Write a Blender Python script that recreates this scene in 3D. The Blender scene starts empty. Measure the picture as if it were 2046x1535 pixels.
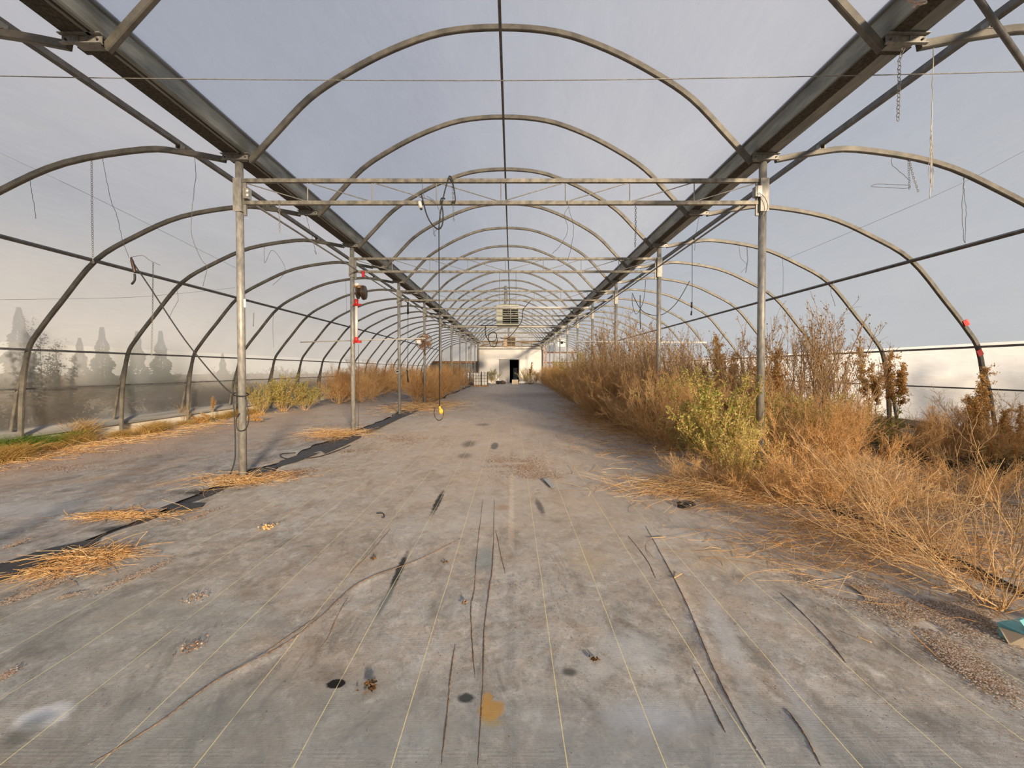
import bpy, math, random
import numpy as np
from mathutils import Vector, Matrix
R = math.radians
S = bpy.context.scene
C = S.collection
# ------------------------------------------------------------------ camera, sky, sun, exposure
F, HC, TH = 851.0, 1.352, R(1.1)
SH = F*math.tan(TH) - 29.5                      # vertical shift in px of the 2046 px wide frame
cd = bpy.data.cameras.new('camera'); cam = bpy.data.objects.new('camera', cd); C.objects.link(cam)
cd.sensor_width = 36; cd.lens = F/2046*36; cd.shift_y = SH/2046; cd.clip_end = 600; cd.clip_start = .02
cam.location = (0, 0, HC); cam.rotation_euler = (R(90)-TH, 0, 0)
S.camera = cam
S.view_settings.view_transform = 'Standard'; S.view_settings.look = 'None'
S.view_settings.gamma = 1; S.view_settings.use_curve_mapping = False
S.view_settings.exposure = 0.0
cy = S.cycles
cy.use_denoising = True; cy.max_bounces = 7; cy.diffuse_bounces = 4; cy.glossy_bounces = 2
cy.transmission_bounces = 4; cy.transparent_max_bounces = 12
cy.sample_clamp_indirect = 6; cy.caustics_reflective = False; cy.caustics_refractive = False

w = bpy.data.worlds.new('sky'); S.world = w; w.use_nodes = True
nt = w.node_tree; nt.nodes.clear()
out = nt.nodes.new('ShaderNodeOutputWorld'); bg = nt.nodes.new('ShaderNodeBackground')
tc = nt.nodes.new('ShaderNodeTexCoord'); sp = nt.nodes.new('ShaderNodeSeparateXYZ')
rp = nt.nodes.new('ShaderNodeValToRGB'); no = nt.nodes.new('ShaderNodeTexNoise'); ad = nt.nodes.new('ShaderNodeMath')
mm = nt.nodes.new('ShaderNodeMath'); mm.operation = 'MULTIPLY_ADD'; mm.inputs[1].default_value = .22; mm.inputs[2].default_value = -.11
no.inputs['Scale'].default_value = 2.2; no.inputs['Detail'].default_value = 4
ad.operation = 'ADD'
nt.links.new(tc.outputs['Generated'], sp.inputs[0]); nt.links.new(tc.outputs['Generated'], no.inputs['Vector'])
nt.links.new(no.outputs['Fac'], mm.inputs[0]); nt.links.new(mm.outputs[0], ad.inputs[0]); nt.links.new(sp.outputs['Z'], ad.inputs[1])
nt.links.new(ad.outputs[0], rp.inputs['Fac']); nt.links.new(rp.outputs[0], bg.inputs[0]); nt.links.new(bg.outputs[0], out.inputs[0])
e = rp.color_ramp.elements
e[0].position = .0; e[0].color = (.66, .68, .70, 1)
e[1].position = 1.; e[1].color = (.53, .57, .67, 1)
for p, c in ((.12, (.62, .66, .70, 1)), (.5, (.56, .59, .675, 1))):
    x = e.new(p); x.color = c
# low cream cloud bank on the western (left) side
gl = nt.nodes.new('ShaderNodeMapRange'); gl.inputs['From Min'].default_value = .15; gl.inputs['From Max'].default_value = -.75
nt.links.new(sp.outputs['X'], gl.inputs['Value'])
gz = nt.nodes.new('ShaderNodeMapRange'); gz.inputs['From Min'].default_value = .30; gz.inputs['From Max'].default_value = .04
nt.links.new(ad.outputs[0], gz.inputs['Value'])
gm_ = nt.nodes.new('ShaderNodeMath'); gm_.operation = 'MULTIPLY'; nt.links.new(gl.outputs[0], gm_.inputs[0]); nt.links.new(gz.outputs[0], gm_.inputs[1])
gx = nt.nodes.new('ShaderNodeMix'); gx.data_type = 'RGBA'; nt.links.new(gm_.outputs[0], gx.inputs[0]); nt.links.new(rp.outputs[0], gx.inputs[6]); gx.inputs[7].default_value = (1.40, 1.18, .90, 1)
nt.links.new(gx.outputs[2], bg.inputs[0])
bg.inputs['Strength'].default_value = .86

SUN_AZ, SUN_EL = R(22), R(12.5)                    # behind the camera, to the right, low
sd = bpy.data.lights.new('sun', 'SUN'); sun = bpy.data.objects.new('sun', sd); C.objects.link(sun)
sd.energy = 8.0; sd.color = (1, .79, .55); sd.angle = R(5)
dv = Vector((-math.sin(SUN_AZ)*math.cos(SUN_EL), math.cos(SUN_AZ)*math.cos(SUN_EL), -math.sin(SUN_EL)))
sun.rotation_euler = dv.to_track_quat('-Z', 'Y').to_euler(); sun.location = (10, -10, 12)

# ------------------------------------------------------------------ helpers
def P(px, py, Y):
    "world point at depth Y seen at photo position px,py"
    yc = (767.5-py+SH)/F; dy = math.cos(TH)+yc*math.sin(TH); dz = -math.sin(TH)+yc*math.cos(TH)
    t = Y/dy
    return Vector(((px-1023)/F*t, Y, HC+dz*t))
def G(px, py, z=0.0):
    yc = (767.5-py+SH)/F; dy = math.cos(TH)+yc*math.sin(TH); dz = -math.sin(TH)+yc*math.cos(TH)
    t = (z-HC)/dz
    return Vector(((px-1023)/F*t, dy*t, z))

def mat(name, col, rough=.6, metal=0., var=0., scale=8., col2=None, bump=0., bscale=60., stretch=None, detail=5, spec=.5, island=None):
    m = bpy.data.materials.new(name); m.use_nodes = True
    n = m.node_tree; b = n.nodes['Principled BSDF']; L = n.links.new
    b.inputs['Roughness'].default_value = rough; b.inputs['Metallic'].default_value = metal
    b.inputs['Specular IOR Level'].default_value = spec
    b.inputs['Base Color'].default_value = (*col, 1)
    if col2 or bump:
        t = n.nodes.new('ShaderNodeTexCoord'); mp = n.nodes.new('ShaderNodeMapping')
        L(t.outputs['Object'], mp.inputs[0])
        if stretch: mp.inputs['Scale'].default_value = stretch
    if col2:
        z = n.nodes.new('ShaderNodeTexNoise'); z.inputs['Scale'].default_value = scale; z.inputs['Detail'].default_value = detail
        z.inputs['Roughness'].default_value = .65
        L(mp.outputs[0], z.inputs['Vector'])
        r = n.nodes.new('ShaderNodeValToRGB'); L(z.outputs['Fac'], r.inputs[0]); L(r.outputs[0], b.inputs['Base Color'])
        r.color_ramp.elements[0].position = .36; r.color_ramp.elements[0].color = (*col, 1)
        r.color_ramp.elements[1].position = .66; r.color_ramp.elements[1].color = (*col2, 1)
    if island:
        g = n.nodes.new('ShaderNodeNewGeometry'); oi = n.nodes.new('ShaderNodeObjectInfo')
        a = n.nodes.new('ShaderNodeMath'); a.operation = 'MULTIPLY_ADD'; a.inputs[1].default_value = .25
        s2 = n.nodes.new('ShaderNodeMath'); s2.operation = 'MULTIPLY'; s2.inputs[1].default_value = .78
        r = n.nodes.new('ShaderNodeValToRGB')
        L(g.outputs['Random Per Island'], s2.inputs[0]); L(oi.outputs['Random'], a.inputs[0]); L(s2.outputs[0], a.inputs[2])
        L(a.outputs[0], r.inputs[0]); L(r.outputs[0], b.inputs['Base Color'])
        el = r.color_ramp.elements; el[0].color = (*island[0], 1); el[1].color = (*island[-1], 1)
        for i in range(1, len(island)-1):
            x = el.new(i/(len(island)-1)); x.color = (*island[i], 1)
        tl = n.nodes.new('ShaderNodeBsdfTranslucent'); mx = n.nodes.new('ShaderNodeMixShader'); mx.inputs[0].default_value = .48
        L(r.outputs[0], tl.inputs[0]); L(b.outputs[0], mx.inputs[1]); L(tl.outputs[0], mx.inputs[2]); L(mx.outputs[0], n.nodes['Material Output'].inputs[0])
    if bump:
        z = n.nodes.new('ShaderNodeTexNoise'); z.inputs['Scale'].default_value = bscale; z.inputs['Detail'].default_value = 4
        L(mp.outputs[0], z.inputs['Vector'])
        bp = n.nodes.new('ShaderNodeBump'); bp.inputs['Strength'].default_value = bump; bp.inputs['Distance'].default_value = .01
        L(z.outputs['Fac'], bp.inputs['Height']); L(bp.outputs[0], b.inputs['Normal'])
    return m

M = {}
M['galv'] = mat('galvanised_steel', (.19, .188, .18), .5, .25, col2=(.35, .34, .31), scale=26, stretch=(1, 1, .35), bump=.08)
M['chord'] = mat('weathered_chord', (.13, .125, .11), .55, .2, col2=(.36, .33, .27), scale=11, bump=.12)
M['bow'] = mat('bow_steel', (.085, .08, .07), .5, .2, col2=(.185, .17, .14), scale=5, bump=.05)
M['dark'] = mat('dark_steel', (.10, .10, .10), .5, .2, col2=(.19, .185, .18), scale=9)
M['gut'] = mat('gutter_steel', (.16, .175, .17), .42, .45, col2=(.32, .33, .31), scale=14, stretch=(1, .15, 1), bump=.05)
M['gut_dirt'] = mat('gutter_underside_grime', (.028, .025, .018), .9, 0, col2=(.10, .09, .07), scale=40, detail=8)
M['wire'] = mat('wire', (.10, .095, .085), .5, .4)
M['cord'] = mat('black_cord', (.018, .018, .018), .5)
M['white'] = mat('white_plastic', (.78, .76, .72), .4)
M['red'] = mat('red_plastic', (.55, .03, .03), .4)
M['string'] = mat('string', (.62, .58, .50), .8)
M['wood'] = mat('brown_wood', (.17, .085, .035), .8, 0, col2=(.34, .19, .09), scale=6, stretch=(1, 1, .2))
M['box_grey'] = mat('box_grey', (.33, .34, .33), .5)
M['amber'] = mat('amber_plastic', (.75, .36, .04), .4)
M['door'] = mat('grey_door_paint', (.33, .32, .31), .5, 0, col2=(.38, .37, .35), scale=2)
M['wallw'] = mat('white_painted_panel', (.80, .77, .72), .7, 0, col2=(.86, .83, .78), scale=1.2)
M['kerb'] = mat('white_kerb_board', (.62, .58, .50), .75, 0, col2=(.80, .76, .68), scale=3, bump=.1, bscale=20)
M['ledge'] = mat('grey_ledge_plank', (.20, .20, .195), .8, 0, col2=(.38, .37, .35), scale=5, stretch=(1, .1, 1), bump=.2, bscale=30)
M['ledge_b'] = mat('brown_ledge_plank', (.12, .09, .06), .8, 0, col2=(.24, .18, .13), scale=5, stretch=(1, .1, 1), bump=.2, bscale=30)
M['black'] = mat('black_ground_sheet', (.012, .012, .013), .55, 0, col2=(.035, .034, .035), scale=5, bump=.3, bscale=9)
M['heater'] = mat('heater_enamel', (.40, .42, .33), .5, 0, col2=(.50, .50, .40), scale=3)
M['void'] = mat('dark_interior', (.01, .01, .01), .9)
M['reel'] = mat('brown_reel', (.055, .035, .022), .35)
M['fanc'] = mat('fan_cage', (.20, .13, .085), .5, .3)
M['blade'] = mat('fan_blade', (.34, .22, .15), .5, .2)
M['teal'] = mat('teal_card', (.14, .42, .46), .6, 0, col2=(.22, .52, .54), scale=12)
M['cardboard'] = mat('cardboard', (.55, .45, .33), .8)
M['rust'] = mat('heater_rust', (.40, .24, .12), .8, 0, col2=(.62, .50, .34), scale=8)
M['pinkw'] = mat('peeling_board', (.46, .20, .13), .8, 0, col2=(.72, .62, .52), scale=7)
# plants
M['dry'] = mat('dry_golden_twig', (.6, .35, .15), .75, island=[(.50, .28, .10), (.70, .43, .17), (.85, .57, .27), (.92, .70, .40), (.96, .84, .60)], spec=.2)
M['dry2'] = mat('dry_tan_twig', (.5, .35, .2), .75, island=[(.28, .18, .10), (.48, .33, .19), (.68, .50, .30), (.84, .68, .46)], spec=.2)
M['pale'] = mat('pale_stem', (.6, .45, .25), .7, island=[(.52, .33, .15), (.72, .52, .28), (.80, .62, .38)], spec=.2)
M['leafd'] = mat('dead_brown_leaf', (.3, .18, .08), .8, island=[(.07, .04, .02), (.20, .11, .05), (.36, .23, .12)], spec=.2)
M['seed'] = mat('seed_head', (.4, .22, .08), .8, island=[(.18, .09, .035), (.36, .20, .08), (.54, .36, .17)], spec=.2)
M['plume'] = mat('brown_plume', (.4, .22, .08), .8, island=[(.34, .18, .06), (.52, .30, .11), (.70, .46, .20), (.58, .48, .20)], spec=.2)
M['gleaf'] = mat('weed_leaf', (.2, .3, .06), .7, island=[(.16, .20, .035), (.30, .33, .07), (.46, .42, .12), (.66, .52, .21), (.80, .66, .36)], spec=.25)
M['grass'] = mat('green_grass', (.2, .3, .06), .7, island=[(.10, .20, .03), (.20, .32, .05), (.42, .42, .12)], spec=.25)
M['straw'] = mat('straw_grass', (.6, .45, .2), .7, island=[(.26, .24, .06), (.55, .36, .11), (.70, .48, .18), (.78, .58, .28)], spec=.25)
M['litter'] = mat('litter_chips', (.5, .4, .3), .85, island=[(.10, .05, .03), (.28, .15, .08), (.46, .27, .15), (.66, .50, .36), (.82, .74, .64)], spec=.2)
M['litterw'] = mat('pale_litter_chips', (.5, .4, .3), .85, island=[(.30, .17, .10), (.58, .40, .28), (.74, .60, .48), (.88, .82, .74)], spec=.2)
M['litterm'] = mat('mixed_litter_chips', (.5, .4, .3), .85, island=[(.16, .09, .05), (.42, .27, .16), (.68, .52, .40), (.86, .80, .72), (.92, .90, .86)], spec=.2)
M['soil'] = mat('soil_crumbs', (.11, .065, .035), .95, 0, col2=(.30, .19, .11), scale=60)
M['evergreen'] = mat('evergreen', (.03, .06, .02), .8, island=[(.03, .05, .02), (.08, .11, .04), (.14, .15, .06)], spec=.1)
M['bank'] = mat('outside_brush', (.1, .06, .03), .9, island=[(.16, .08, .035), (.28, .15, .06), (.26, .22, .08), (.40, .26, .14)], spec=.1)
M['dkweed'] = mat('outside_weed', (.1, .08, .05), .9, island=[(.10, .085, .05), (.22, .17, .10), (.36, .30, .16)], spec=.1)
M['outside'] = mat('outside_ground', (.26, .19, .10), .95, 0, col2=(.50, .42, .27), scale=.5)

def film(name, clear, col, warm=None, streak=(1, .25, 1), sc=3., dirt=.12, trans=.62, blur=0.):
    m = bpy.data.materials.new(name); m.use_nodes = True; n = m.node_tree; n.nodes.clear(); L = n.links.new
    N = n.nodes.new
    o = N('ShaderNodeOutputMaterial'); mx = N('ShaderNodeMixShader'); mx2 = N('ShaderNodeMixShader')
    tr = N('ShaderNodeBsdfTransparent'); tl = N('ShaderNodeBsdfTranslucent'); df = N('ShaderNodeBsdfDiffuse')
    t = N('ShaderNodeTexCoord'); mp = N('ShaderNodeMapping'); mp.inputs['Scale'].default_value = streak
    z = N('ShaderNodeTexNoise'); z.inputs['Scale'].default_value = sc; z.inputs['Detail'].default_value = 8; z.inputs['Roughness'].default_value = .62
    z.inputs['Distortion'].default_value = .4
    z2 = N('ShaderNodeTexNoise'); z2.inputs['Scale'].default_value = .7; z2.inputs['Detail'].default_value = 4
    z3 = N('ShaderNodeTexNoise'); z3.inputs['Scale'].default_value = 24; z3.inputs['Detail'].default_value = 3
    mp3 = N('ShaderNodeMapping'); mp3.inputs['Rotation'].default_value = (R(38), 0, 0); mp3.inputs['Scale'].default_value = (.4, .16, 1.4)
    L(t.outputs['Object'], mp.inputs[0]); L(mp.outputs[0], z.inputs['Vector']); L(t.outputs['Object'], z2.inputs['Vector'])
    L(t.outputs['Object'], mp3.inputs[0]); L(mp3.outputs[0], z3.inputs['Vector'])
    r = N('ShaderNodeValToRGB'); L(z.outputs['Fac'], r.inputs[0])
    e = r.color_ramp.elements; e[0].position = .3; e[1].position = .7
    e[0].color = tuple(c*(1-dirt) for c in col)+(1,); e[1].color = (*col, 1)
    tr.inputs[0].default_value = (.93, .94, .96, 1); tro = tr.outputs[0]
    if blur:                                       # hazy plastic scatters part of what passes through it
        rf = N('ShaderNodeBsdfRefraction'); rf.inputs['IOR'].default_value = 1.06; rf.inputs['Roughness'].default_value = .62; rf.inputs['Color'].default_value = (.93, .93, .93, 1)
        mb_ = N('ShaderNodeMixShader'); mb_.inputs[0].default_value = blur; L(tr.outputs[0], mb_.inputs[1]); L(rf.outputs[0], mb_.inputs[2]); tro = mb_.outputs[0]
    L(r.outputs[0], tl.inputs[0]); L(r.outputs[0], df.inputs[0])
    mx2.inputs[0].default_value = trans; L(df.outputs[0], mx2.inputs[1]); L(tl.outputs[0], mx2.inputs[2])
    a = N('ShaderNodeMath'); a.operation = 'MULTIPLY_ADD'; a.inputs[1].default_value = .30; a.inputs[2].default_value = 1-clear-.15
    a2 = N('ShaderNodeMath'); a2.operation = 'MULTIPLY_ADD'; a2.inputs[1].default_value = .16; 
    a3 = N('ShaderNodeMath'); a3.operation = 'ADD'; a3.inputs[1].default_value = -.08; a3.use_clamp = True
    L(z2.outputs['Fac'], a.inputs[0]); L(z3.outputs['Fac'], a2.inputs[0]); L(a.outputs[0], a2.inputs[2]); L(a2.outputs[0], a3.inputs[0])
    bp = N('ShaderNodeBump'); bp.inputs['Strength'].default_value = .25; bp.inputs['Distance'].default_value = .02
    L(z3.outputs['Fac'], bp.inputs['Height']); L(bp.outputs[0], df.inputs['Normal']); L(bp.outputs[0], tl.inputs['Normal'])
    L(a3.outputs[0], mx.inputs[0]); L(tro, mx.inputs[1]); L(mx2.outputs[0], mx.inputs[2]); L(mx.outputs[0], o.inputs[0])
    return m
M['film'] = film('roof_film', .54, (.66, .71, .80))
M['film_side'] = film('side_film', .66, (.60, .66, .74))
M['film_sl'] = film('left_side_film', .56, (.86, .86, .86), blur=.6)
M['film_right'] = film('right_roll_film', .12, (.97, .96, .94), dirt=.16, sc=5, streak=(1, .5, 1), trans=.9)
M['film_left'] = film('left_roll_film', .74, (.80, .79, .76), dirt=.2, blur=.6)
M['gable'] = film('gable_film', .3, (.9, .88, .84))

class MB:
    def __init__(s): s.v = []; s.f = []
    def add(s, vs, fs):
        k = len(s.v); s.v += [tuple(a) for a in vs]; s.f += [tuple(i+k for i in f) for f in fs]; return s
    def box(s, x0, x1, y0, y1, z0, z1, m=None):
        vs = [Vector(a) for a in ((x0,y0,z0),(x1,y0,z0),(x1,y1,z0),(x0,y1,z0),(x0,y0,z1),(x1,y0,z1),(x1,y1,z1),(x0,y1,z1))]
        if m is not None: vs = [m @ a for a in vs]
        return s.add(vs, [(0,3,2,1),(4,5,6,7),(0,1,5,4),(1,2,6,5),(2,3,7,6),(3,0,4,7)])
    def tube(s, pts, r, n=8, closed=False, caps=True):
        pts = [Vector(p) for p in pts]; N = len(pts); rs = r if isinstance(r, (list, tuple)) else [r]*N
        ring = []; up = None
        for i, p in enumerate(pts):
            a = pts[(i-1) % N] if (i or closed) else p; b = pts[(i+1) % N] if (i < N-1 or closed) else p
            t = (b-a); t = t.normalized() if t.length > 1e-9 else Vector((0,0,1))
            if up is None:
                up = Vector((0,0,1)) if abs(t.z) < .9 else Vector((0,1,0))
            u = (up - t*up.dot(t)); u = u.normalized() if u.length > 1e-6 else t.orthogonal().normalized()
            up = u; w_ = t.cross(u)
            ring.append([p + (u*math.cos(2*math.pi*j/n)+w_*math.sin(2*math.pi*j/n))*rs[i] for j in range(n)])
        vs = [q for rr in ring for q in rr]; fs = []
        for i in range(N if closed else N-1):
            for j in range(n):
                a = i*n+j; b = i*n+(j+1) % n; k = ((i+1) % N)*n
                fs.append((a, b, k+(j+1) % n, k+j))
        if caps and not closed:
            fs.append(tuple(range(n-1, -1, -1))); fs.append(tuple((N-1)*n+j for j in range(n)))
        return s.add(vs, fs)
    def cyl(s, a, b, r, n=16, r2=None): return s.tube([a, b], [r, r if r2 is None else r2], n)
    def extrude_y(s, prof, y0, y1, closed=True, caps=True):
        n = len(prof); vs = [(x, y0, z) for x, z in prof]+[(x, y1, z) for x, z in prof]
        fs = [(i, (i+1) % n, n+(i+1) % n, n+i) for i in range(n if closed else n-1)]
        if closed and caps: fs += [tuple(range(n-1, -1, -1)), tuple(range(n, 2*n))]
        return s.add(vs, fs)
    def sweep_rect(s, prof, t, d):
        "rectangular tube following an XZ profile, radial thickness t, depth d along Y"
        n = len(prof); vs = []
        for i, (x, z) in enumerate(prof):
            a = prof[max(i-1, 0)]; b = prof[min(i+1, n-1)]
            dx, dz = b[0]-a[0], b[1]-a[1]; l = math.hypot(dx, dz); nx, nz = -dz/l, dx/l
            c = .18
            for (u, v) in ((-.5+c*.5, -.5), (.5-c*.5, -.5), (.5, -.5+c), (.5, .5-c), (.5-c*.5, .5), (-.5+c*.5, .5), (-.5, .5-c), (-.5, -.5+c)):
                vs.append((x+nx*t*u, d*v, z+nz*t*u))
        fs = []
        for i in range(n-1):
            for j in range(8): fs.append((i*8+j, i*8+(j+1) % 8, (i+1)*8+(j+1) % 8, (i+1)*8+j))
        fs += [tuple(range(7, -1, -1)), tuple((n-1)*8+j for j in range(8))]
        return s.add(vs, fs)
    def sphere(s, c, r, n=10, sz=1.):
        vs = []; fs = []; c = Vector(c); m = n//2
        for i in range(m+1):
            a = math.pi*i/m
            for j in range(n):
                b = 2*math.pi*j/n
                vs.append(c+Vector((math.sin(a)*math.cos(b)*r, math.sin(a)*math.sin(b)*r, math.cos(a)*r*sz)))
        for i in range(m):
            for j in range(n): fs.append((i*n+j, (i+1)*n+j, (i+1)*n+(j+1) % n, i*n+(j+1) % n))
        return s.add(vs, fs)
    def mesh(s, name, m, smooth=False):
        me = bpy.data.meshes.new(name); me.from_pydata(s.v, [], s.f); me.materials.append(m)
        if smooth:
            me.polygons.foreach_set('use_smooth', [True]*len(me.polygons))
        me.validate(); me.update(); return me
    def build(s, name, m, parent=None, smooth=False, label=None, cat=None, group=None, kind=None, loc=None):
        return link(name, s.mesh(name, m, smooth), parent, label, cat, group, kind, loc)

def link(name, me, parent=None, label=None, cat=None, group=None, kind=None, loc=None):
    o = bpy.data.objects.new(name, me); C.objects.link(o)
    if parent: o.parent = parent
    if loc is not None: o.location = loc
    if label: o['label'] = label
    if cat: o['category'] = cat
    if group: o['group'] = group
    if kind: o['kind'] = kind
    return o
def thing(name, label, cat, loc=(0, 0, 0), group=None, rz=0.):
    o = link(name, None, None, label, cat, group, None, loc); o.rotation_euler = (0, 0, rz); return o
def dup(root, loc, rz=0., sc=1., label=None, group=None):
    r = root.copy(); C.objects.link(r); r.location = loc; r.rotation_euler = (0, 0, rz)
    r.scale = (sc, sc, sc) if not isinstance(sc, tuple) else sc
    if label: r['label'] = label
    if group: r['group'] = group
    elif 'group' in r.keys() and label: del r['group']
    for ch in list(root.children):
        c = ch.copy(); C.objects.link(c); c.parent = r
        for g in ch.children:
            d = g.copy(); C.objects.link(d); d.parent = c
    return r
def smooth_pts(pts, per=5):
    pts = [Vector(p) for p in pts]; o = []
    for i in range(len(pts)-1):
        p0 = pts[max(i-1, 0)]; p1 = pts[i]; p2 = pts[i+1]; p3 = pts[min(i+2, len(pts)-1)]
        for j in range(per):
            t = j/per
            o.append(.5*((2*p1)+(p2-p0)*t+(2*p0-5*p1+4*p2-p3)*t*t+(3*p1-p0-3*p2+p3)*t**3))
    o.append(pts[-1]); return o
def sm2(prof, per=4): return [(p.x, p.z) for p in smooth_pts([(x, 0, z) for x, z in prof], per)]

ORD = ['nearest', 'second', 'third', 'fourth', 'fifth', 'sixth', 'seventh', 'eighth', 'ninth', 'tenth', 'eleventh', 'twelfth',
       'thirteenth', 'fourteenth', 'fifteenth', 'sixteenth', 'seventeenth', 'eighteenth', 'nineteenth', 'twentieth', 'twenty-first', 'twenty-second', 'twenty-third', 'twenty-fourth']
Y0, DY, NB = 3.40, 1.825, 21
YK = lambda k: Y0+DY*k
GL, GR, CX = -3.33, 3.05, -.14
HW = 3.19
YB, YE = -3.9, YK(NB)+.25
KMIN = -2

# ------------------------------------------------------------------ floor: black base sheet with three fabric sheets
fl = MB().box(-8.5, 8.2, YB, YE+3, -.06, 0).build('floor', M['black'], kind='structure')

def blobmask(n, X, cx, cy, rx, ry, rot=0., soft=.35, nv=None):
    "mask node output: 1 inside an ellipse on the ground with a noisy rim"
    N = n.nodes.new; L = n.links.new
    mp = N('ShaderNodeMapping'); mp.vector_type = 'TEXTURE'
    mp.inputs['Location'].default_value = (cx, cy, 0); mp.inputs['Rotation'].default_value = (0, 0, rot); mp.inputs['Scale'].default_value = (rx, ry, 1e3)
    L(X, mp.inputs[0]); ln = N('ShaderNodeVectorMath'); ln.operation = 'LENGTH'; L(mp.outputs[0], ln.inputs[0])
    a = N('ShaderNodeMath'); a.operation = 'ADD'; L(ln.outputs['Value'], a.inputs[0]); L(nv, a.inputs[1])
    r = N('ShaderNodeMapRange'); r.interpolation_type = 'SMOOTHSTEP'
    r.inputs['From Min'].default_value = 1+soft; r.inputs['From Max'].default_value = 1-soft
    r.inputs['To Min'].default_value = 0; r.inputs['To Max'].default_value = 1
    L(a.outputs[0], r.inputs['Value']); return r.outputs[0]

def fabric(name, lines, stains_tints, cA, cB, cC, dust):
    m = bpy.data.materials.new(name); m.use_nodes = True; n = m.node_tree; b = n.nodes['Principled BSDF']; L = n.links.new; N = n.nodes.new
    b.inputs['Roughness'].default_value = .82; b.inputs['Specular IOR Level'].default_value = .25
    t = N('ShaderNodeTexCoord'); X = t.outputs['Object']
    def noise(sc, det=6, rough=.6, st=None, dist=0.):
        z = N('ShaderNodeTexNoise'); z.inputs['Scale'].default_value = sc; z.inputs['Detail'].default_value = det; z.inputs['Roughness'].default_value = rough
        z.inputs['Distortion'].default_value = dist
        if st:
            mp = N('ShaderNodeMapping'); mp.inputs['Scale'].default_value = st; L(X, mp.inputs[0]); L(mp.outputs[0], z.inputs['Vector'])
        else: L(X, z.inputs['Vector'])
        return z.outputs['Fac']
    def ramp(fac, stops):
        r = N('ShaderNodeValToRGB'); L(fac, r.inputs[0]); el = r.color_ramp.elements
        el[0].position, el[0].color = stops[0][0], (*stops[0][1], 1); el[1].position, el[1].color = stops[-1][0], (*stops[-1][1], 1)
        for p, c in stops[1:-1]:
            x = el.new(p); x.color = (*c, 1)
        return r.outputs[0]
    def mix(fac, a, bcol, mode='MIX'):
        x = N('ShaderNodeMix'); x.data_type = 'RGBA'; x.blend_type = mode
        if isinstance(fac, float): x.inputs[0].default_value = fac
        else: L(fac, x.inputs[0])
        L(a, x.inputs[6])
        if isinstance(bcol, tuple): x.inputs[7].default_value = (*bcol, 1)
        else: L(bcol, x.inputs[7])
        return x.outputs[2]
    def mr(fac, a, bb, lo=0., hi=1.):
        r = N('ShaderNodeMapRange'); L(fac, r.inputs['Value']); r.inputs['From Min'].default_value = a; r.inputs['From Max'].default_value = bb
        r.inputs['To Min'].default_value = lo; r.inputs['To Max'].default_value = hi; return r.outputs[0]
    col = ramp(noise(.9, 9, .72, dist=.8), [(.34, cA), (.46, cB), (.54, cB), (.64, cC)])
    col = mix(mr(noise(.55, 5, .65, dist=.5), .40, .60, 0, .55), col, (.37, .41, .44))
    col = mix(mr(noise(7, 7, .75, dist=.6), .50, .66, 0, .7), col, (.22, .195, .165))
    col = mix(mr(noise(9, 7, .75, dist=.4), .52, .68, 0, .65), col, (.64, .62, .60))
    col = mix(mr(noise(26, 6, .8), .52, .70, 0, .5), col, (.20, .18, .16))
    col = mix(mr(noise(19, 6, .8), .56, .72, 0, .5), col, (.60, .60, .60))
    # weathered blooms and darker damp streaks
    col = mix(mr(noise(2.6, 8, .7, dist=1.2), .52, .68, 0, .6), col, (.54, .56, .57))
    col = mix(mr(noise(3.4, 8, .72, st=(1, .5, 1), dist=.8), .50, .34, 0, .75), col, (.115, .108, .10))
    col = mix(mr(noise(1.3, 6, .7), .50, .72, 0, dust), col, (.40, .27, .17))
    col = mix(mr(noise(60, 4, .8), .3, .72, .74, 1.22), (lambda g: g)(N('ShaderNodeRGB').outputs[0]), col, 'MULTIPLY') if False else col
    g = N('ShaderNodeMix'); g.data_type = 'RGBA'; g.blend_type = 'MULTIPLY'; g.inputs[0].default_value = 1
    L(col, g.inputs[6]); L(ramp(noise(55, 5, .8), [(.28, (.62, .62, .62)), (.5, (1, 1, 1)), (.72, (1.0, 1.0, 1.0))]), g.inputs[7]); col = g.outputs[2]
    # woven ribs across the sheet
    wv = N('ShaderNodeTexWave'); wv.bands_direction = 'Y'; wv.inputs['Scale'].default_value = 62; wv.inputs['Distortion'].default_value = 1.5; wv.inputs['Detail'].default_value = 2; wv.inputs['Detail Scale'].default_value = 3
    L(X, wv.inputs['Vector'])
    wx = N('ShaderNodeTexWave'); wx.bands_direction = 'X'; wx.inputs['Scale'].default_value = 62; wx.inputs['Distortion'].default_value = 1.5; wx.inputs['Detail'].default_value = 2
    L(X, wx.inputs['Vector'])
    ws = N('ShaderNodeMath'); ws.operation = 'ADD'; L(wv.outputs['Fac'], ws.inputs[0]); L(wx.outputs['Fac'], ws.inputs[1])
    g = N('ShaderNodeMix'); g.data_type = 'RGBA'; g.blend_type = 'MULTIPLY'; g.inputs[0].default_value = 1
    L(col, g.inputs[6]); L(ramp(ws.outputs[0], [(.0, (.86, .86, .86)), (1., (1.05, 1.05, 1.05))]), g.inputs[7]); col = g.outputs[2]
    sp_ = mr(noise(190, 2, .5), .735, .765)
    col = mix(sp_, col, (.70, .62, .52))
    sp2 = mr(noise(90, 2, .5), .285, .265)
    col = mix(sp2, col, (.08, .05, .035))
    nv = N('ShaderNodeMath'); nv.operation = 'MULTIPLY_ADD'; nv.inputs[1].default_value = 1.3; nv.inputs[2].default_value = -.65
    L(noise(14, 5, .65), nv.inputs[0])
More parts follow.
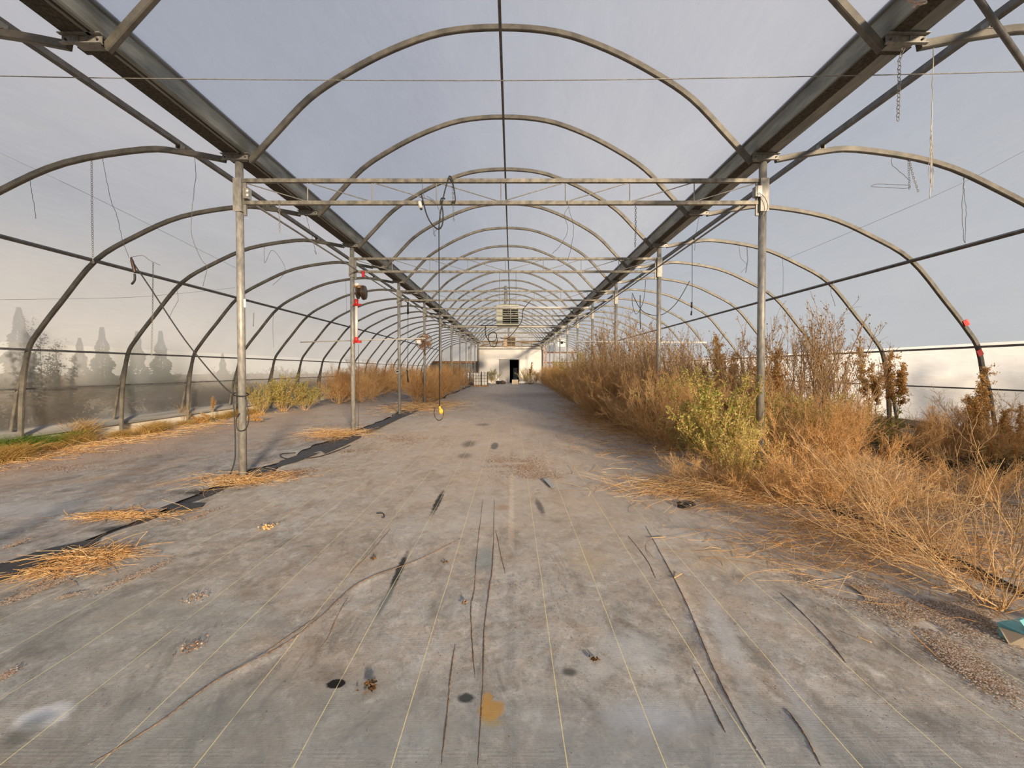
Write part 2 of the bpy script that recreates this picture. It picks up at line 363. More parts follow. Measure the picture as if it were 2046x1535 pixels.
    for (c, rx, ry, rot, rgb, op, soft) in stains_tints:
        mk = blobmask(n, X, c.x, c.y, rx, ry, rot, soft, nv.outputs[0])
        a = N('ShaderNodeMath'); a.operation = 'MULTIPLY'; a.inputs[1].default_value = op; L(mk, a.inputs[0])
        col = mix(a.outputs[0], col, rgb)
    if lines:
        sx = N('ShaderNodeSeparateXYZ'); L(X, sx.inputs[0])
        wob = N('ShaderNodeMath'); wob.operation = 'MULTIPLY_ADD'; wob.inputs[1].default_value = .022; L(noise(.8, 2, .5, st=(.2, 1, 1)), wob.inputs[0]); L(sx.outputs['X'], wob.inputs[2])
        tot = None
        for (x0, sgn) in lines:
            a = N('ShaderNodeMath'); a.operation = 'SUBTRACT'; L(wob.outputs[0], a.inputs[0]); a.inputs[1].default_value = x0+.011
            p = N('ShaderNodeMath'); p.operation = 'PINGPONG'; p.inputs[1].default_value = .3325/2; L(a.outputs[0], p.inputs[0])
            c = N('ShaderNodeMath'); c.operation = 'LESS_THAN'; c.inputs[1].default_value = .0017; L(p.outputs[0], c.inputs[0])
            s_ = N('ShaderNodeMath'); s_.operation = 'GREATER_THAN' if sgn > 0 else 'LESS_THAN'; L(sx.outputs['X'], s_.inputs[0]); s_.inputs[1].default_value = x0-.1*sgn
            q = N('ShaderNodeMath'); q.operation = 'MULTIPLY'; L(c.outputs[0], q.inputs[0]); L(s_.outputs[0], q.inputs[1])
            if tot is None: tot = q.outputs[0]
            else:
                mxx = N('ShaderNodeMath'); mxx.operation = 'MAXIMUM'; L(tot, mxx.inputs[0]); L(q.outputs[0], mxx.inputs[1]); tot = mxx.outputs[0]
        fade = N('ShaderNodeMath'); fade.operation = 'MULTIPLY'; L(tot, fade.inputs[0]); L(mr(noise(5, 4, .7), .32, .5, .35, .95), fade.inputs[1])
        col = mix(fade.outputs[0], col, (.74, .64, .34))
    L(col, b.inputs['Base Color'])
    bp = N('ShaderNodeBump'); bp.inputs['Strength'].default_value = .35; bp.inputs['Distance'].default_value = .006
    ad = N('ShaderNodeMath'); ad.operation = 'ADD'; L(noise(9, 6, .65), ad.inputs[0])
    ad2 = N('ShaderNodeMath'); ad2.operation = 'MULTIPLY'; ad2.inputs[1].default_value = .10; L(ws.outputs[0], ad2.inputs[0]); L(ad2.outputs[0], ad.inputs[1])
    L(ad.outputs[0], bp.inputs['Height']); L(bp.outputs[0], b.inputs['Normal'])
    return m
def st(px, py, wpx, hpx, rgb, op=.85, soft=.3, rot=0.):
    c = G(px, py); a = G(px-wpx/2, py); b_ = G(px+wpx/2, py); u = G(px, py-hpx/2); d = G(px, py+hpx/2)
    return (c, abs(b_.x-a.x)/2, abs(u.y-d.y)/2, rot, rgb, op, soft)
def stseg(p0, p1, wm, rgb, op=.85, soft=.4):
    a = G(*p0); b_ = G(*p1); c = (a+b_)/2; d = b_-a
    return (c, wm, d.length/2, math.atan2(-d.x, d.y), rgb, op, soft)
DK = (.022, .027, .03); BW = (.62, .66, .72)
stains_tints = [(Vector((-.3, 8.5, 0)), 3.0, 4.5, 0, (.55, .43, .33), .55, .8), (Vector((0, 22, 0)), 3.4, 12, 0, (.50, .41, .33), .6, .8), (Vector((1.4, 4.6, 0)), 1.8, 1.6, 0, (.50, .42, .34), .4, .8), st(500, 1480, 1300, 260, (.22, .245, .25), .55, .7), st(1500, 1500, 900, 200, (.25, .285, .31), .45, .7), st(250, 1250, 500, 160, (.23, .26, .26), .4, .7), st(672, 1371, 38, 20, (.008, .009, .01), 1., .12), st(932, 1398, 34, 20, DK, .9, .3), st(1137, 1348, 30, 16, (.05, .05, .05), .8, .5),  # broad tints first: tan farther off, blue-grey at the near end; then stains
          stseg((812, 1110), (780, 1185), .022, DK, .95), stseg((786, 1175), (750, 1240), .02, (.13, .15, .16), .8), stseg((885, 985), (862, 1032), .03, DK, .95),
          st(937, 888, 22, 12, DK, .6, .7), st(928, 912, 24, 10, DK, .5, .7), st(965, 850, 24, 5, DK, .5, .7), st(988, 892, 14, 14, (.05, .06, .06), .7),
          st(85, 1440, 96, 58, BW, .62, .3, R(-10)), st(80, 1440, 52, 26, (.26, .32, .44), .5, .5), st(50, 1470, 60, 60, (.05, .06, .05), .55, .6),
          st(983, 1425, 48, 44, (.42, .24, .06), .85, .25), st(975, 1400, 20, 26, (.42, .24, .06), .8, .3), st(985, 1447, 40, 20, (.34, .26, .10), .5, .5),
          st(1270, 1300, 120, 70, (.46, .50, .52), .55, .6), st(1200, 1345, 70, 26, (.50, .50, .48), .6, .6), st(965, 1120, 40, 50, (.20, .25, .27), .6, .5),
          stseg((1415, 1190), (1500, 1400), .045, (.46, .50, .55), .42, .6), stseg((1555, 1330), (1640, 1480), .04, (.42, .45, .52), .35, .6),
          st(1000, 1018, 34, 12, (.36, .20, .10), .7, .5), stseg((1072, 1000), (1085, 1030), .03, (.06, .065, .07), .75, .5),
          st(1460, 1120, 160, 60, (.46, .36, .24), .35, .7), st(1180, 1120, 90, 40, (.42, .33, .20), .35, .7), st(960, 1020, 100, 60, (.47, .46, .44), .4, .7),
          st(1300, 1440, 160, 60, (.40, .44, .52), .5, .7), st(620, 1170, 80, 60, (.44, .42, .42), .4, .7), st(1150, 790, 260, 10, (.14, .10, .07), .5, .7)]
leftst = [(Vector((-7.2, 7.5, 0)), 1.3, 5, 0, (.46, .33, .25), .7, .8), (Vector((-5.5, 13, 0)), 3, 5, 0, (.48, .38, .31), .5, .8), st(120, 1120, 120, 36, DK, .9, .4), st(260, 1060, 120, 16, DK, .9, .4), st(420, 985, 110, 12, DK, .9, .5), st(60, 1020, 160, 30, (.40, .42, .46), .6, .7),
          st(300, 1010, 160, 14, (.44, .45, .47), .6, .7), st(320, 900, 240, 16, (.42, .34, .30), .6, .7)]
FB = dict(cA=(.19, .175, .155), cB=(.345, .32, .29), cC=(.42, .44, .455))
M['fab_c'] = fabric('woven_ground_fabric', [(-.407, -1), (.187, 1)], stains_tints, dust=.45, **FB)
M['fab_l'] = fabric('woven_ground_fabric_left', None, leftst, cA=(.19, .18, .185), cB=(.32, .30, .30), cC=(.43, .43, .46), dust=.75)
M['fab_r'] = fabric('woven_ground_fabric_right', None, [], cA=(.21, .19, .17), cB=(.33, .295, .265), cC=(.40, .385, .38), dust=.8)

rng = np.random.default_rng(7)
_VN = {}
def vnoise(x, y, s, seed):
    g = _VN.get(seed)
    if g is None: g = _VN[seed] = np.random.default_rng(seed).random((257, 257))
    xs = (x*s) % 256; ys = (y*s) % 256; i = xs.astype(int); j = ys.astype(int); fx = xs-i; fy = ys-j
    fx = fx*fx*(3-2*fx); fy = fy*fy*(3-2*fy)
    return (g[i, j]*(1-fx)*(1-fy)+g[i+1, j]*fx*(1-fy)+g[i, j+1]*(1-fx)*fy+g[i+1, j+1]*fx*fy)*2-1
creases = [([(700, 1190), (672, 1240), (655, 1280), (640, 1300)], .004, .007), ([(990, 1060), (1000, 1110), (1010, 1150)], .004, .006), ([(1255, 1075), (1290, 1120), (1310, 1160)], .005, .007),   # photo polylines of folds in the sheet, height, width
    ([(988, 1000), (985, 1120), (978, 1180), (968, 1260), (966, 1340), (955, 1535)], .013, .012),
    ([(965, 1000), (953, 1110), (948, 1180), (941, 1220), (945, 1310), (950, 1360)], .009, .010),
    ([(1290, 1055), (1335, 1140), (1375, 1220), (1420, 1330), (1475, 1440), (1530, 1535)], .020, .016),
    ([(1560, 1190), (1640, 1270), (1690, 1330)], .012, .012), ([(1570, 1420), (1605, 1470), (1640, 1535)], .016, .014),
    ([(920, 1080), (830, 1125), (720, 1170), (640, 1240), (560, 1300), (430, 1370), (320, 1450), (180, 1535)], .014, .013),
    ([(910, 1290), (900, 1360), (893, 1440), (882, 1535)], .010, .010), ([(780, 1060), (740, 1110), (700, 1150)], .008, .010),
    ([(1385, 1340), (1430, 1430), (1450, 1470)], .009, .010), ([(640, 1235), (560, 1290), (480, 1350)], .008, .010)]
def sheet(name, x0, x1, m, seed, dx, cr=()):
    ys = []; y = -1.2
    while y < YE-.02:
        ys.append(y); y += .022 if .9 < y < 3.4 and cr else (.06 if y < 8 else .22)
    ys.append(YE-.02)
    ys = np.array(ys); xs = np.linspace(x0, x1, int((x1-x0)/dx)); XX, YY = np.meshgrid(xs, ys)
    Z = .012+.006*vnoise(XX, YY, .8, seed)+.003*vnoise(XX, YY, 3., seed+1)+.0012*vnoise(XX, YY, 11., seed+2)
    for pl, h, wd in cr:
        q = np.array([(G(*p).x, G(*p).y) for p in pl]); d = np.full(XX.shape, 9.); u = np.zeros(XX.shape)
        for i in range(len(q)-1):
            a, b_ = q[i], q[i+1]; ab = b_-a; t = np.clip(((XX-a[0])*ab[0]+(YY-a[1])*ab[1])/(ab@ab), 0, 1)
            dd = np.hypot(XX-a[0]-t*ab[0], YY-a[1]-t*ab[1]); cl = dd < d; d = np.where(cl, dd, d); u = np.where(cl, (i+t)/(len(q)-1), u)
        Z += .42*h*np.exp(-(d/(wd*1.1))**2)*np.clip(np.minimum(u, 1-u)*5, 0, 1)
    edge = np.minimum(XX-x0, x1-XX)
    Z += .025*np.exp(-(edge/.05)**2)*np.clip(vnoise(XX*0+1, YY, 1.2, seed+4), 0, 1)
    jit = .13*vnoise(YY*0+3, YY, 1.1, seed+5)+.04*vnoise(YY*0+3, YY, 4, seed+6)
    wgt = np.exp(-(edge/.12)**2); XX = XX+jit*wgt
    Z = np.maximum(Z, .003)
    nr, nc = XX.shape; v = np.stack([XX, YY, Z], -1).reshape(-1, 3)
    idx = np.arange(nr*nc).reshape(nr, nc); f = np.stack([idx[:-1, :-1], idx[:-1, 1:], idx[1:, 1:], idx[1:, :-1]], -1).reshape(-1, 4)
    me = np_mesh(name, v, f, m, True); return link(name, me, fl)
def np_mesh(name, v, f, m, smooth=False):
    me = bpy.data.meshes.new(name); k = f.shape[1]
    me.vertices.add(len(v)); me.vertices.foreach_set('co', v.astype(np.float32).ravel())
    me.loops.add(f.size); me.loops.foreach_set('vertex_index', f.astype(np.int32).ravel())
    me.polygons.add(len(f)); me.polygons.foreach_set('loop_start', np.arange(0, f.size, k, dtype=np.int32))
    if smooth: me.polygons.foreach_set('use_smooth', np.ones(len(f), bool))
    me.materials.append(m); me.update(calc_edges=True); return me
a = sheet('fabric_sheet', GL+.13, GR-.06, M['fab_c'], 11, .022, creases)
a['label'] = 'grey woven fabric with yellow guide lines between the two rows of posts'
a = sheet('fabric_sheet', -8.12, GL-.09, M['fab_l'], 31, .06); a['label'] = 'bluish grey woven fabric under the left wing'
a = sheet('fabric_sheet', GR+.12, 7.85, M['fab_r'], 51, .06); a['label'] = 'brownish grey woven fabric under the right wing'

# outside ground
MB().box(-90, 90, -60, 140, -.2, -.07).build('ground', M['outside'], kind='structure')

# ------------------------------------------------------------------ profiles
CP = [(3.05, 3.865), (2.74, 4.20), (2.32, 4.63), (1.87, 4.93), (1.31, 5.215), (.70, 5.42), (0, 5.48)]
CPROF = sm2([(-x, z) for x, z in CP] + [(x, z) for x, z in reversed(CP[:-1])], 4)
WP = [(.15, 3.895), (.65, 3.985), (1.14, 4.02), (2.1, 3.86), (2.86, 3.54), (3.52, 3.15), (4.10, 2.47), (4.47, 2.00), (4.67, 1.66), (4.78, 1.0), (4.82, .4), (4.83, 0.012)]
def wing(side):                                   # side -1 left, +1 right
    g = GL if side < 0 else GR
    return [(g+side*u, z) for u, z in sm2(WP, 4)]
def offs(prof, d):
    o = []; n = len(prof)
    for i, (x, z) in enumerate(prof):
        a = prof[max(i-1, 0)]; b_ = prof[min(i+1, n-1)]; dx, dz = b_[0]-a[0], b_[1]-a[1]; l = math.hypot(dx, dz)
        o.append((x-dz/l*d, z+dx/l*d))
    return o
# film skins (structure)
cf = offs([(x+CX, z) for x, z in CPROF], .045)
cf = [(GL+.2, 4.09)]+[p for p in cf if p[1] > 4.12]+[(GR-.2, 4.09)]
MB().extrude_y(cf, YB, YE, closed=False).build('ceiling', M['film'], smooth=True, kind='structure')
for s, nm in ((-1, 'left'), (1, 'right')):
    g = GL if s < 0 else GR
    pr = wing(s); of = offs(pr, .045*(-s) if s < 0 else .045)
    if s < 0: of = offs(list(reversed(pr)), .045)[::-1]
    up = [(g+s*.2, 4.112), (g+s*.45, 4.118), (g+s*.70, 4.122), (g+s*1.0, 4.112), (g+s*1.4, 4.075)]+[p for p, q in zip(of, pr) if q[1] >= 1.66 and abs(p[0]-g) > 1.6]
    wl = MB().extrude_y(up, YB, YE, closed=False).build('wall_'+nm, M['film_sl' if s < 0 else 'film_side'], smooth=True, kind='structure')
    lo = [up[-1], (g+s*4.90, 1.05), (g+s*5.03, .33)]
    c = MB().extrude_y(lo, YB, YE, closed=False).build('roll_up_curtain', M['film_left' if s < 0 else 'film_right'], wl)
    c['label'] = 'lower side curtain of '+('clear plastic film' if s < 0 else 'whiter plastic film')
    # kerb and ledge
    k = MB().box(*sorted((g+s*4.92, g+s*5.05)), YB, YE, -.05, .25).build('baseboard_'+nm, M['kerb'], kind='structure')
    MB().extrude_y([(g+s*4.87, .20), (g+s*4.87, .245), (g+s*5.07, .345), (g+s*5.07, .30)], YB, YE).build('ledge', M['ledge' if s < 0 else 'ledge_b'], k)
# film gable behind the camera: the end of the house
gp = [(GL+.2, 4.0)]+cf+[(GR-.2, 4.0)]

# ------------------------------------------------------------------ arches
cm = MB().sweep_rect(CPROF, .068, .05).mesh('roof_arch', M['bow'])
for me in (cm,):
    pass
wm = {s: MB().sweep_rect(wing(s), .066, .05).mesh('side_arch', M['bow']) for s in (-1, 1)}
def studmesh(s):
    g = GL if s < 0 else GR
    return MB().sweep_rect([(g+s*4.68, 1.62), (g+s*4.86, 1.0), (g+s*4.98, .32)], .045, .04).mesh('wall_stud', M['bow'])
sm_ = {s: studmesh(s) for s in (-1, 1)}
footm = {s: MB().box((GL if s < 0 else GR)+s*4.83-.05, (GL if s < 0 else GR)+s*4.83+.05, -.05, .05, 0, .012).mesh('foot_plate', M['galv']) for s in (-1, 1)}
for k in range(KMIN, NB+1):
    nth = 'one bay behind the camera edge' if k < 0 else ORD[k]+' from the camera'
    if k < 0: nth = 'just past the picture edge' if k == -1 else 'two bays behind the picture edge'
    link('roof_arch', cm, None, f'grey steel arch of the tall central vault, {nth}', 'arch', 'arches of the central vault', loc=(CX, YK(k), 0))
    for s, nm in ((-1, 'left'), (1, 'right')):
        r = thing('side_arch', f'grey curved steel arch of the {nm} wing, {nth}', 'arch', (0, YK(k), 0), f'arches of the {nm} wing')
        link('arch_tube', wm[s], r); link('wall_stud', sm_[s], r); link('foot_plate', footm[s], r)

# ------------------------------------------------------------------ gutters with saddle brackets
def gprofile(s):
    o = [(-.22, 4.105), (-.185, 4.10), (-.145, 3.955), (-.135, 3.948)]
    if s < 0: o += [(.050, 3.948), (.054, 3.936), (.080, 3.936), (.084, 3.966), (.102, 3.966), (.106, 3.938), (.135, 3.940)]
    else: o += [(-.02, 3.948), (.135, 3.945)]
    return o+[(.145, 3.955), (.185, 4.10), (.22, 4.105), (.22, 4.115), (.175, 4.112), (.135, 3.98), (-.135, 3.98), (-.175, 4.112), (-.22, 4.115)]
def bracket_mesh():
    m = MB()
    for y in (-.055,):
        m.box(-.155, -.03, y, y+.008, 3.875, 3.94); m.box(.03, .155, y, y+.008, 3.875, 3.94); m.box(-.03, .03, y, y+.008, 3.875, 3.895)
    m.box(-.165, .165, -.085, -.055, 3.936, 3.942)
    m.box(-.16, .16, -.075, -.047, 3.868, 3.875); m.box(-.10, .10, -.047, .06, 3.90, 3.948)
    return m.mesh('saddle_bracket', M['galv'])
bmesh_ = bracket_mesh()
pl = MB().box(-.12, .12, .03, .11, 3.905, 3.912)
pl.cyl((-.09, .07, 3.902), (-.09, .07, 3.912), .008, 8); pl.cyl((.09, .07, 3.902), (.09, .07, 3.912), .008, 8)
plm = pl.mesh('splice_plate', M['gut_dirt'])
bt = MB()
for x in (-.125, .125): bt.cyl((x, -.072, 3.905), (x, -.055, 3.905), .009, 6)
btm = bt.mesh('bolt_pair', M['dark'])
for g, nm in ((GL, 'left'), (GR, 'right')):
    r = thing('gutter', f'long galvanised gutter beam with grimy underside above the {nm} row of posts', 'gutter', (g, 0, 0))
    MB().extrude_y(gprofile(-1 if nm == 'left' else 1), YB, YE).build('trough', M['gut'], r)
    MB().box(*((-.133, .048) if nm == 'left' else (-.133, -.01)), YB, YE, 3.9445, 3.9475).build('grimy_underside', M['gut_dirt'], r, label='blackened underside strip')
    for k in range(KMIN, NB+1):
        b_ = link('saddle_bracket', bmesh_, r, loc=(0, YK(k), 0))
        if k < 12: link('bolt', btm, b_)
        if k < 8: link('splice_plate', plm, b_)
    rv = MB()
    for i in range(120):
        y = .3+i*.17
        if y > 14: break
        for sx in (-1, 1): rv.sphere((sx*.198, y, 4.103), .006, 6)
    rv.build('rivets', M['galv'], r, kind='stuff')

# ------------------------------------------------------------------ purlins, rails and ridge (boxes with clips)
def rail(name, x, z, wdt, h, m, label, clips=None, y0=YB, y1=YE, rot=0.):
    r = thing(name, label, 'rail', (x, 0, z))
    q = Matrix.Rotation(rot, 4, 'Y')
    MB().box(-wdt/2, wdt/2, y0, y1, -h/2, h/2, q).build('tube', m, r)
    if clips:
        cmh = MB().box(-.035, -.022, -.03, .03, clips[0], clips[1]).box(.022, .035, -.03, .03, clips[0], clips[1]).box(-.06, .06, -.03, .03, clips[0]-.004, clips[0]).mesh('clip', M['galv'])
        for k in range(0, 16): link('clip', cmh, r, loc=(0, YK(k), 0))
    return r
rail('ridge_purlin', CX, 5.415, .035, .045, M['dark'], 'dark ridge purlin running down the middle of the central vault')
for g, s, nm in ((GL, -1, 'left'), (GR, 1, 'right')):
    rail('top_purlin', g+s*.70, 4.085, .055, .055, M['dark'], f'dark square purlin clipped on top of the {nm} wing arches beside the gutter', (-.068, -.01))
    rail('side_purlin', g+s*3.47, 3.12, .045, .04, M['dark'], f'dark purlin along the shoulder of the {nm} wing arches', rot=s*R(45))
    rail('hip_rail', g+s*4.655, 1.675 if s < 0 else 1.72, .045, .035, M['dark'], f'upper dark rail of the {nm} side wall above the roll-up film')
    rail('wall_rail', g+s*4.845, 1.02, .025, .025, M['dark'], f'thin lower rail across the {nm} side film')
    r = thing('heating_pipe', f'thin grey pipe slung lengthwise below the {nm} gutter', 'pipe', (g-s*.14, 0, 3.39))
    MB().cyl((0, YK(1), 0), (0, YE, 0), .014, 8).build('pipe', M['galv'], r)
# ------------------------------------------------------------------ posts with sleeves, trusses
pm = MB().cyl((0, 0, 0), (0, 0, 3.866), .044, 20).mesh('tube', M['galv'], True)
def sleeve(s):
    m = MB(); m.box(-.050, .050, -.052, -.044, 3.26, 3.66); m.box(-.050, .050, .044, .052, 3.26, 3.66)
    m.box(*sorted((-s*.052, -s*.044)), -.052, .052, 3.26, 3.66); m.box(*sorted((-s*.052, -s*.085)), -.012, .012, 3.22, 3.66)
    return m.mesh('sleeve', M['galv'])
slm = {s: sleeve(s) for s in (-1, 1)}
posts = {}
for g, s, nm in ((GL, -1, 'left'), (GR, 1, 'right')):
    for i, k in enumerate(range(-1, NB+1, 2)):
        lab = f'round galvanised post in the {nm} row, '+('just past the picture edge' if k < 0 else ORD[i-1]+' from the camera')
        r = thing('steel_post', lab, 'post', (g+(.015 if s < 0 else -.0), YK(k), 0), f'posts of the {nm} row'); posts[(s, k)] = r
        link('tube', pm, r); link('sleeve', slm[s], r)
        hb = MB()
        for z in (3.56, 3.33): hb.cyl((s*.05, 0, z), (s*.075, 0, z), .009, 6)
        hb.build('bolt', M['dark'], r)
XL, XR = GL+.06, GR-.05
chm = MB().box(XL, XR, -.022, .022, -.022, .022).mesh('top_chord', M['chord'])
npan = 8; pw = (XR-XL)/npan
rods = []
for i in range(1, npan): rods.append(((XL+i*pw, 0, .022), (XL+i*pw, 0, .245)))
for i in range(npan):
    if i < npan/2: rods.append(((XL+i*pw+.02, 0, .245), (XL+(i+1)*pw-.02, 0, .022)))
    else: rods.append(((XL+i*pw+.02, 0, .022), (XL+(i+1)*pw-.02, 0, .245)))
rodm = [MB().cyl(a_, b_, .0065, 6).mesh('web_rod', M['galv']) for a_, b_ in rods]
ZB = 3.375
for i, k in enumerate(range(-1, NB+1, 2)):
    lab = 'flat two-chord steel truss across the central bay, '+('just past the picture edge' if k < 0 else ORD[i-1]+' from the camera')
    r = thing('roof_truss', lab, 'truss', (0, YK(k), ZB), 'trusses across the central bay')
    link('bottom_chord', chm, r); t = link('top_chord', chm, r, loc=(0, 0, .267))
    for m_ in rodm: link('web_rod', m_, r)

# ------------------------------------------------------------------ end wall with door
wbx0, wbx1 = GL+.0, GR+.0
YW = YE
d0, d1 = P(997, 700, YW).x, P(1038.5, 700, YW).x; dz = 2.35; wt = 3.58
W = MB()
W.box(wbx0, d0, YW, YW+.12, 0, wt); W.box(d1, wbx1, YW, YW+.12, 0, wt); W.box(d0, d1, YW, YW+.12, dz, wt)
wb = W.build('wall_back', M['wallw'], kind='structure')
for i in range(1, 5):
    x = wbx0+(wbx1-wbx0)*i/5
    if not d0-.05 < x < d1+.05: MB().box(x-.02, x+.02, YW-.008, YW, 0, wt).build('panel_joint', M['wallw'], wb)
MB().box(wbx0-.05, wbx1+.05, YW-.06, YW+.12, wt, wt+.10).build('wall_cap', M['wood'], wb, label='brown timber cap along the wall top')
for x, m_ in ((wbx0, 'wood'), (wbx1, 'pinkw'), (wbx1+.28, 'pinkw')):
    MB().box(x-.10, x+.10, YW-.1, YW-.005, 0, 3.85).build('corner_board', M[m_], wb)
# storage room beyond door
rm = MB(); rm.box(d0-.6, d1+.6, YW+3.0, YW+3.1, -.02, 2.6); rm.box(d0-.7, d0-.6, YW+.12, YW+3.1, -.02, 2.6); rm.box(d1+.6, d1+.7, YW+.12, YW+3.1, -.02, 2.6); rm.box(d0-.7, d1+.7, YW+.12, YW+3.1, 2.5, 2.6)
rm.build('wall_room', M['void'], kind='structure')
fr = MB(); fr.box(d0, d0+.06, YW-.02, YW+.10, 0, dz); fr.box(d1-.06, d1, YW-.02, YW+.10, 0, dz); fr.box(d0, d1, YW-.02, YW+.10, dz-.06, dz)
dr = fr.build('door_1', M['box_grey'], kind='structure')
mid = P(1018.5, 700, YW).x
MB().box(d0+.06, mid, YW-.01, YW+.035, .02, dz-.06).build('door_leaf', M['door'], dr, label='closed grey door leaf')
MB().cyl((mid-.2, YW-.05, 1.05), (mid-.2, YW-.01, 1.05), .03, 10).build('door_knob', M['dark'], dr)
MB().box(d1-.10, d1-.055, YW-.72, YW-.02, .02, dz-.08).build('open_leaf', M['door'], dr, label='open door leaf seen edge on')
o = MB().box(-.22, .22, -.3, .3, 0, 1.5).box(-.2, .2, -.31, -.3, .05, .9).box(-.2, .2, -.31, -.3, .95, 1.45)
o.build('storage_cabinet', M['box_grey'], label='pale tall cabinet standing in the dark room behind the door', cat='cabinet', loc=(P(1030, 740, YW).x, YW+1.5, 0))
# gable film above the wall with brown timbers, wing end panels
gm = MB(); top = [(x, z) for x, z in cf]
n = len(top); vs = [(x, YW+.05, z) for x, z in top]+[(x, YW+.05, wt+.1) for x, z in top]
gm.add(vs, [(i, i+1, n+i+1, n+i) for i in range(n-1)])
gb = gm.build('wall_gable', M['gable'], kind='structure')
tb = MB(); tb.box(GL+.2, GR-.2, YW-.03, YW+.03, 4.0, 4.10).build('tie_beam', M['wood'], gb)
tb = MB(); tb.tube([(GL+.3, YW-.02, 3.70), (CX, YW-.02, 4.2)], .05, 4); tb.tube([(CX, YW-.02, 4.2), (GR-.3, YW-.02, 3.70)], .05, 4); tb.build('rafter', M['wood'], gb)
for i in range(7):
    x = GL+.5+i*.95
    MB().box(x-.04, x+.04, YW-.02, YW+.04, wt+.1, 4.0).build('gable_post', M['wood'], gb)
for g, s, nm in ((GL, -1, 'left'), (GR, 1, 'right')):
    pr = [p for p in wing(s) if p[1] > .3]; n = len(pr)
    vs = [(x, YW+.05, z) for x, z in pr]+[(x, YW+.05, .0) for x, z in pr]
    if s < 0:
        e_ = MB().add([(x, YW+.05, max(z, 2.0)) for x, z in pr]+[(x, YW+.05, 2.0) for x, z in pr], [(i, i+1, n+i+1, n+i) for i in range(n-1)]).build('wall_end_left', M['gable'], kind='structure')
        MB().box(g-4.6, g-.1, YW-.06, YW+.02, 1.95, 2.15).build('cross_beam', M['wood'], e_)
        MB().box(g-4.8, g-.1, YW+.05, YW+.09, 1.0, 1.95).build('dark_panel', M['dark'], e_)
        MB().box(g-4.8, g-.1, YW+.05, YW+.09, 0, 1.0).build('grey_panel', M['box_grey'], e_)
        for xx in (-.9, -1.8, -2.7, -3.6): MB().box(g+xx-.04, g+xx+.04, YW-.05, YW+.04, 0, 3.6).build('stud', M['galv'], e_)
    else:
        e_ = MB().add(vs, [(i, i+1, n+i+1, n+i) for i in range(n-1)]).build('wall_end_right', M['gable'], kind='structure')
        for z in (2.0, 3.0, .35): MB().box(g+.1, g+(4.2 if z < 2.5 else 3.3), YW-.05, YW+.03, z-.06, z+.06).build('cross_beam', M['wood'], e_)
        for q in range(24):
            x = g+.45+q*.17
            MB().box(x-.012, x+.012, YW+.0, YW+.045, .1, min(3.7, 5.2-q*.13)).build('rib', M['gable'], e_)

# ------------------------------------------------------------------ unit heaters
def heater(loc, label, m, sc=1.):
    r = thing('unit_heater', label, 'heater', loc, 'unit heaters under the vault')
    MB().box(-.46*sc, .46*sc, -.35, .35, -.42, .42).build('casing', m, r)
    MB().box(-.20*sc, .44*sc, -.362, -.35, -.36, .36).build('louvre_recess', M['void'], r)
    for i in range(8):
        z = -.33+i*.095
        q = Matrix.Translation((.12*sc, -.375, z)) @ Matrix.Rotation(R(35), 4, 'X')
        MB().box(-.32*sc, .32*sc, -.03, .03, -.004, .004, q).build('louvre', m, r)
    MB().box(.11*sc, .13*sc, -.41, -.40, -.36, .36).build('louvre_bar', m, r)
    for x in (-.35, .35):
        for y in (0.,): MB().cyl((x*sc, y, .42), (x*sc, y, 1.84), .008, 6).build('hanger_rod', M['wire'], r)
    MB().tube([(-.1, .35, .2), (-.1, .6, .2), (-.1, .75, .4), (-.1, .75, 1.4)], .07, 10).build('flue_pipe', M['galv'], r, True)
    return r
heater(P(1014.5, 631.5, K(8)) if 0 else P(1014.5, 631.5, YK(8)), 'large pale green unit heater with slatted front hanging under the ridge', M['heater'])
heater(P(1018.5, 683, YK(17)), 'rusty tan unit heater hanging farther back above the door', M['rust'])

# ------------------------------------------------------------------ wires, cords, chains
def wire(name, pts, r, m, label, cat, group=None, per=5, n=6):
    return MB().tube(smooth_pts(pts, per), r, n).build(name, m, None, True, label, cat, group)
def pw_(Y, *pts): return [P(a_, b_, Y) for a_, b_ in pts]
def crinkle(pts, amp, seed, per=8):
    rr = random.Random(seed); o = smooth_pts(pts, per)
    return [p+Vector((rr.uniform(-amp, amp), rr.uniform(-amp, amp), 0)) for p in o]
def chain(pts, label, group=None, link_l=.032, r=.0028, m=None, w=.011):
    pts = [Vector(p) for p in pts]; mb = MB(); L_ = [0]
    for i in range(len(pts)-1): L_.append(L_[-1]+(pts[i+1]-pts[i]).length)
    tot = L_[-1]; nl = max(2, int(tot/(link_l*.82))); j = 0
    for q in range(nl):
        d = tot*(q+.5)/nl
        while j < len(pts)-2 and L_[j+1] < d: j += 1
        t = (d-L_[j])/(L_[j+1]-L_[j]); c = pts[j].lerp(pts[j+1], t); dirv = (pts[j+1]-pts[j]).normalized()
        side = dirv.orthogonal().normalized(); side = Matrix.Rotation((q % 2)*R(90)+R(35), 3, dirv) @ side
        ring = []
        for a_ in range(8):
            an = 2*math.pi*a_/8; ring.append(c+dirv*math.cos(an)*link_l*.5*(1 if abs(math.cos(an)) > .8 else .9)+side*math.sin(an)*w)
        mb.tube(ring, r, 4, closed=True)
    return mb.build('chain', m or M['galv'], None, False, label, 'chain', group)
K = YK
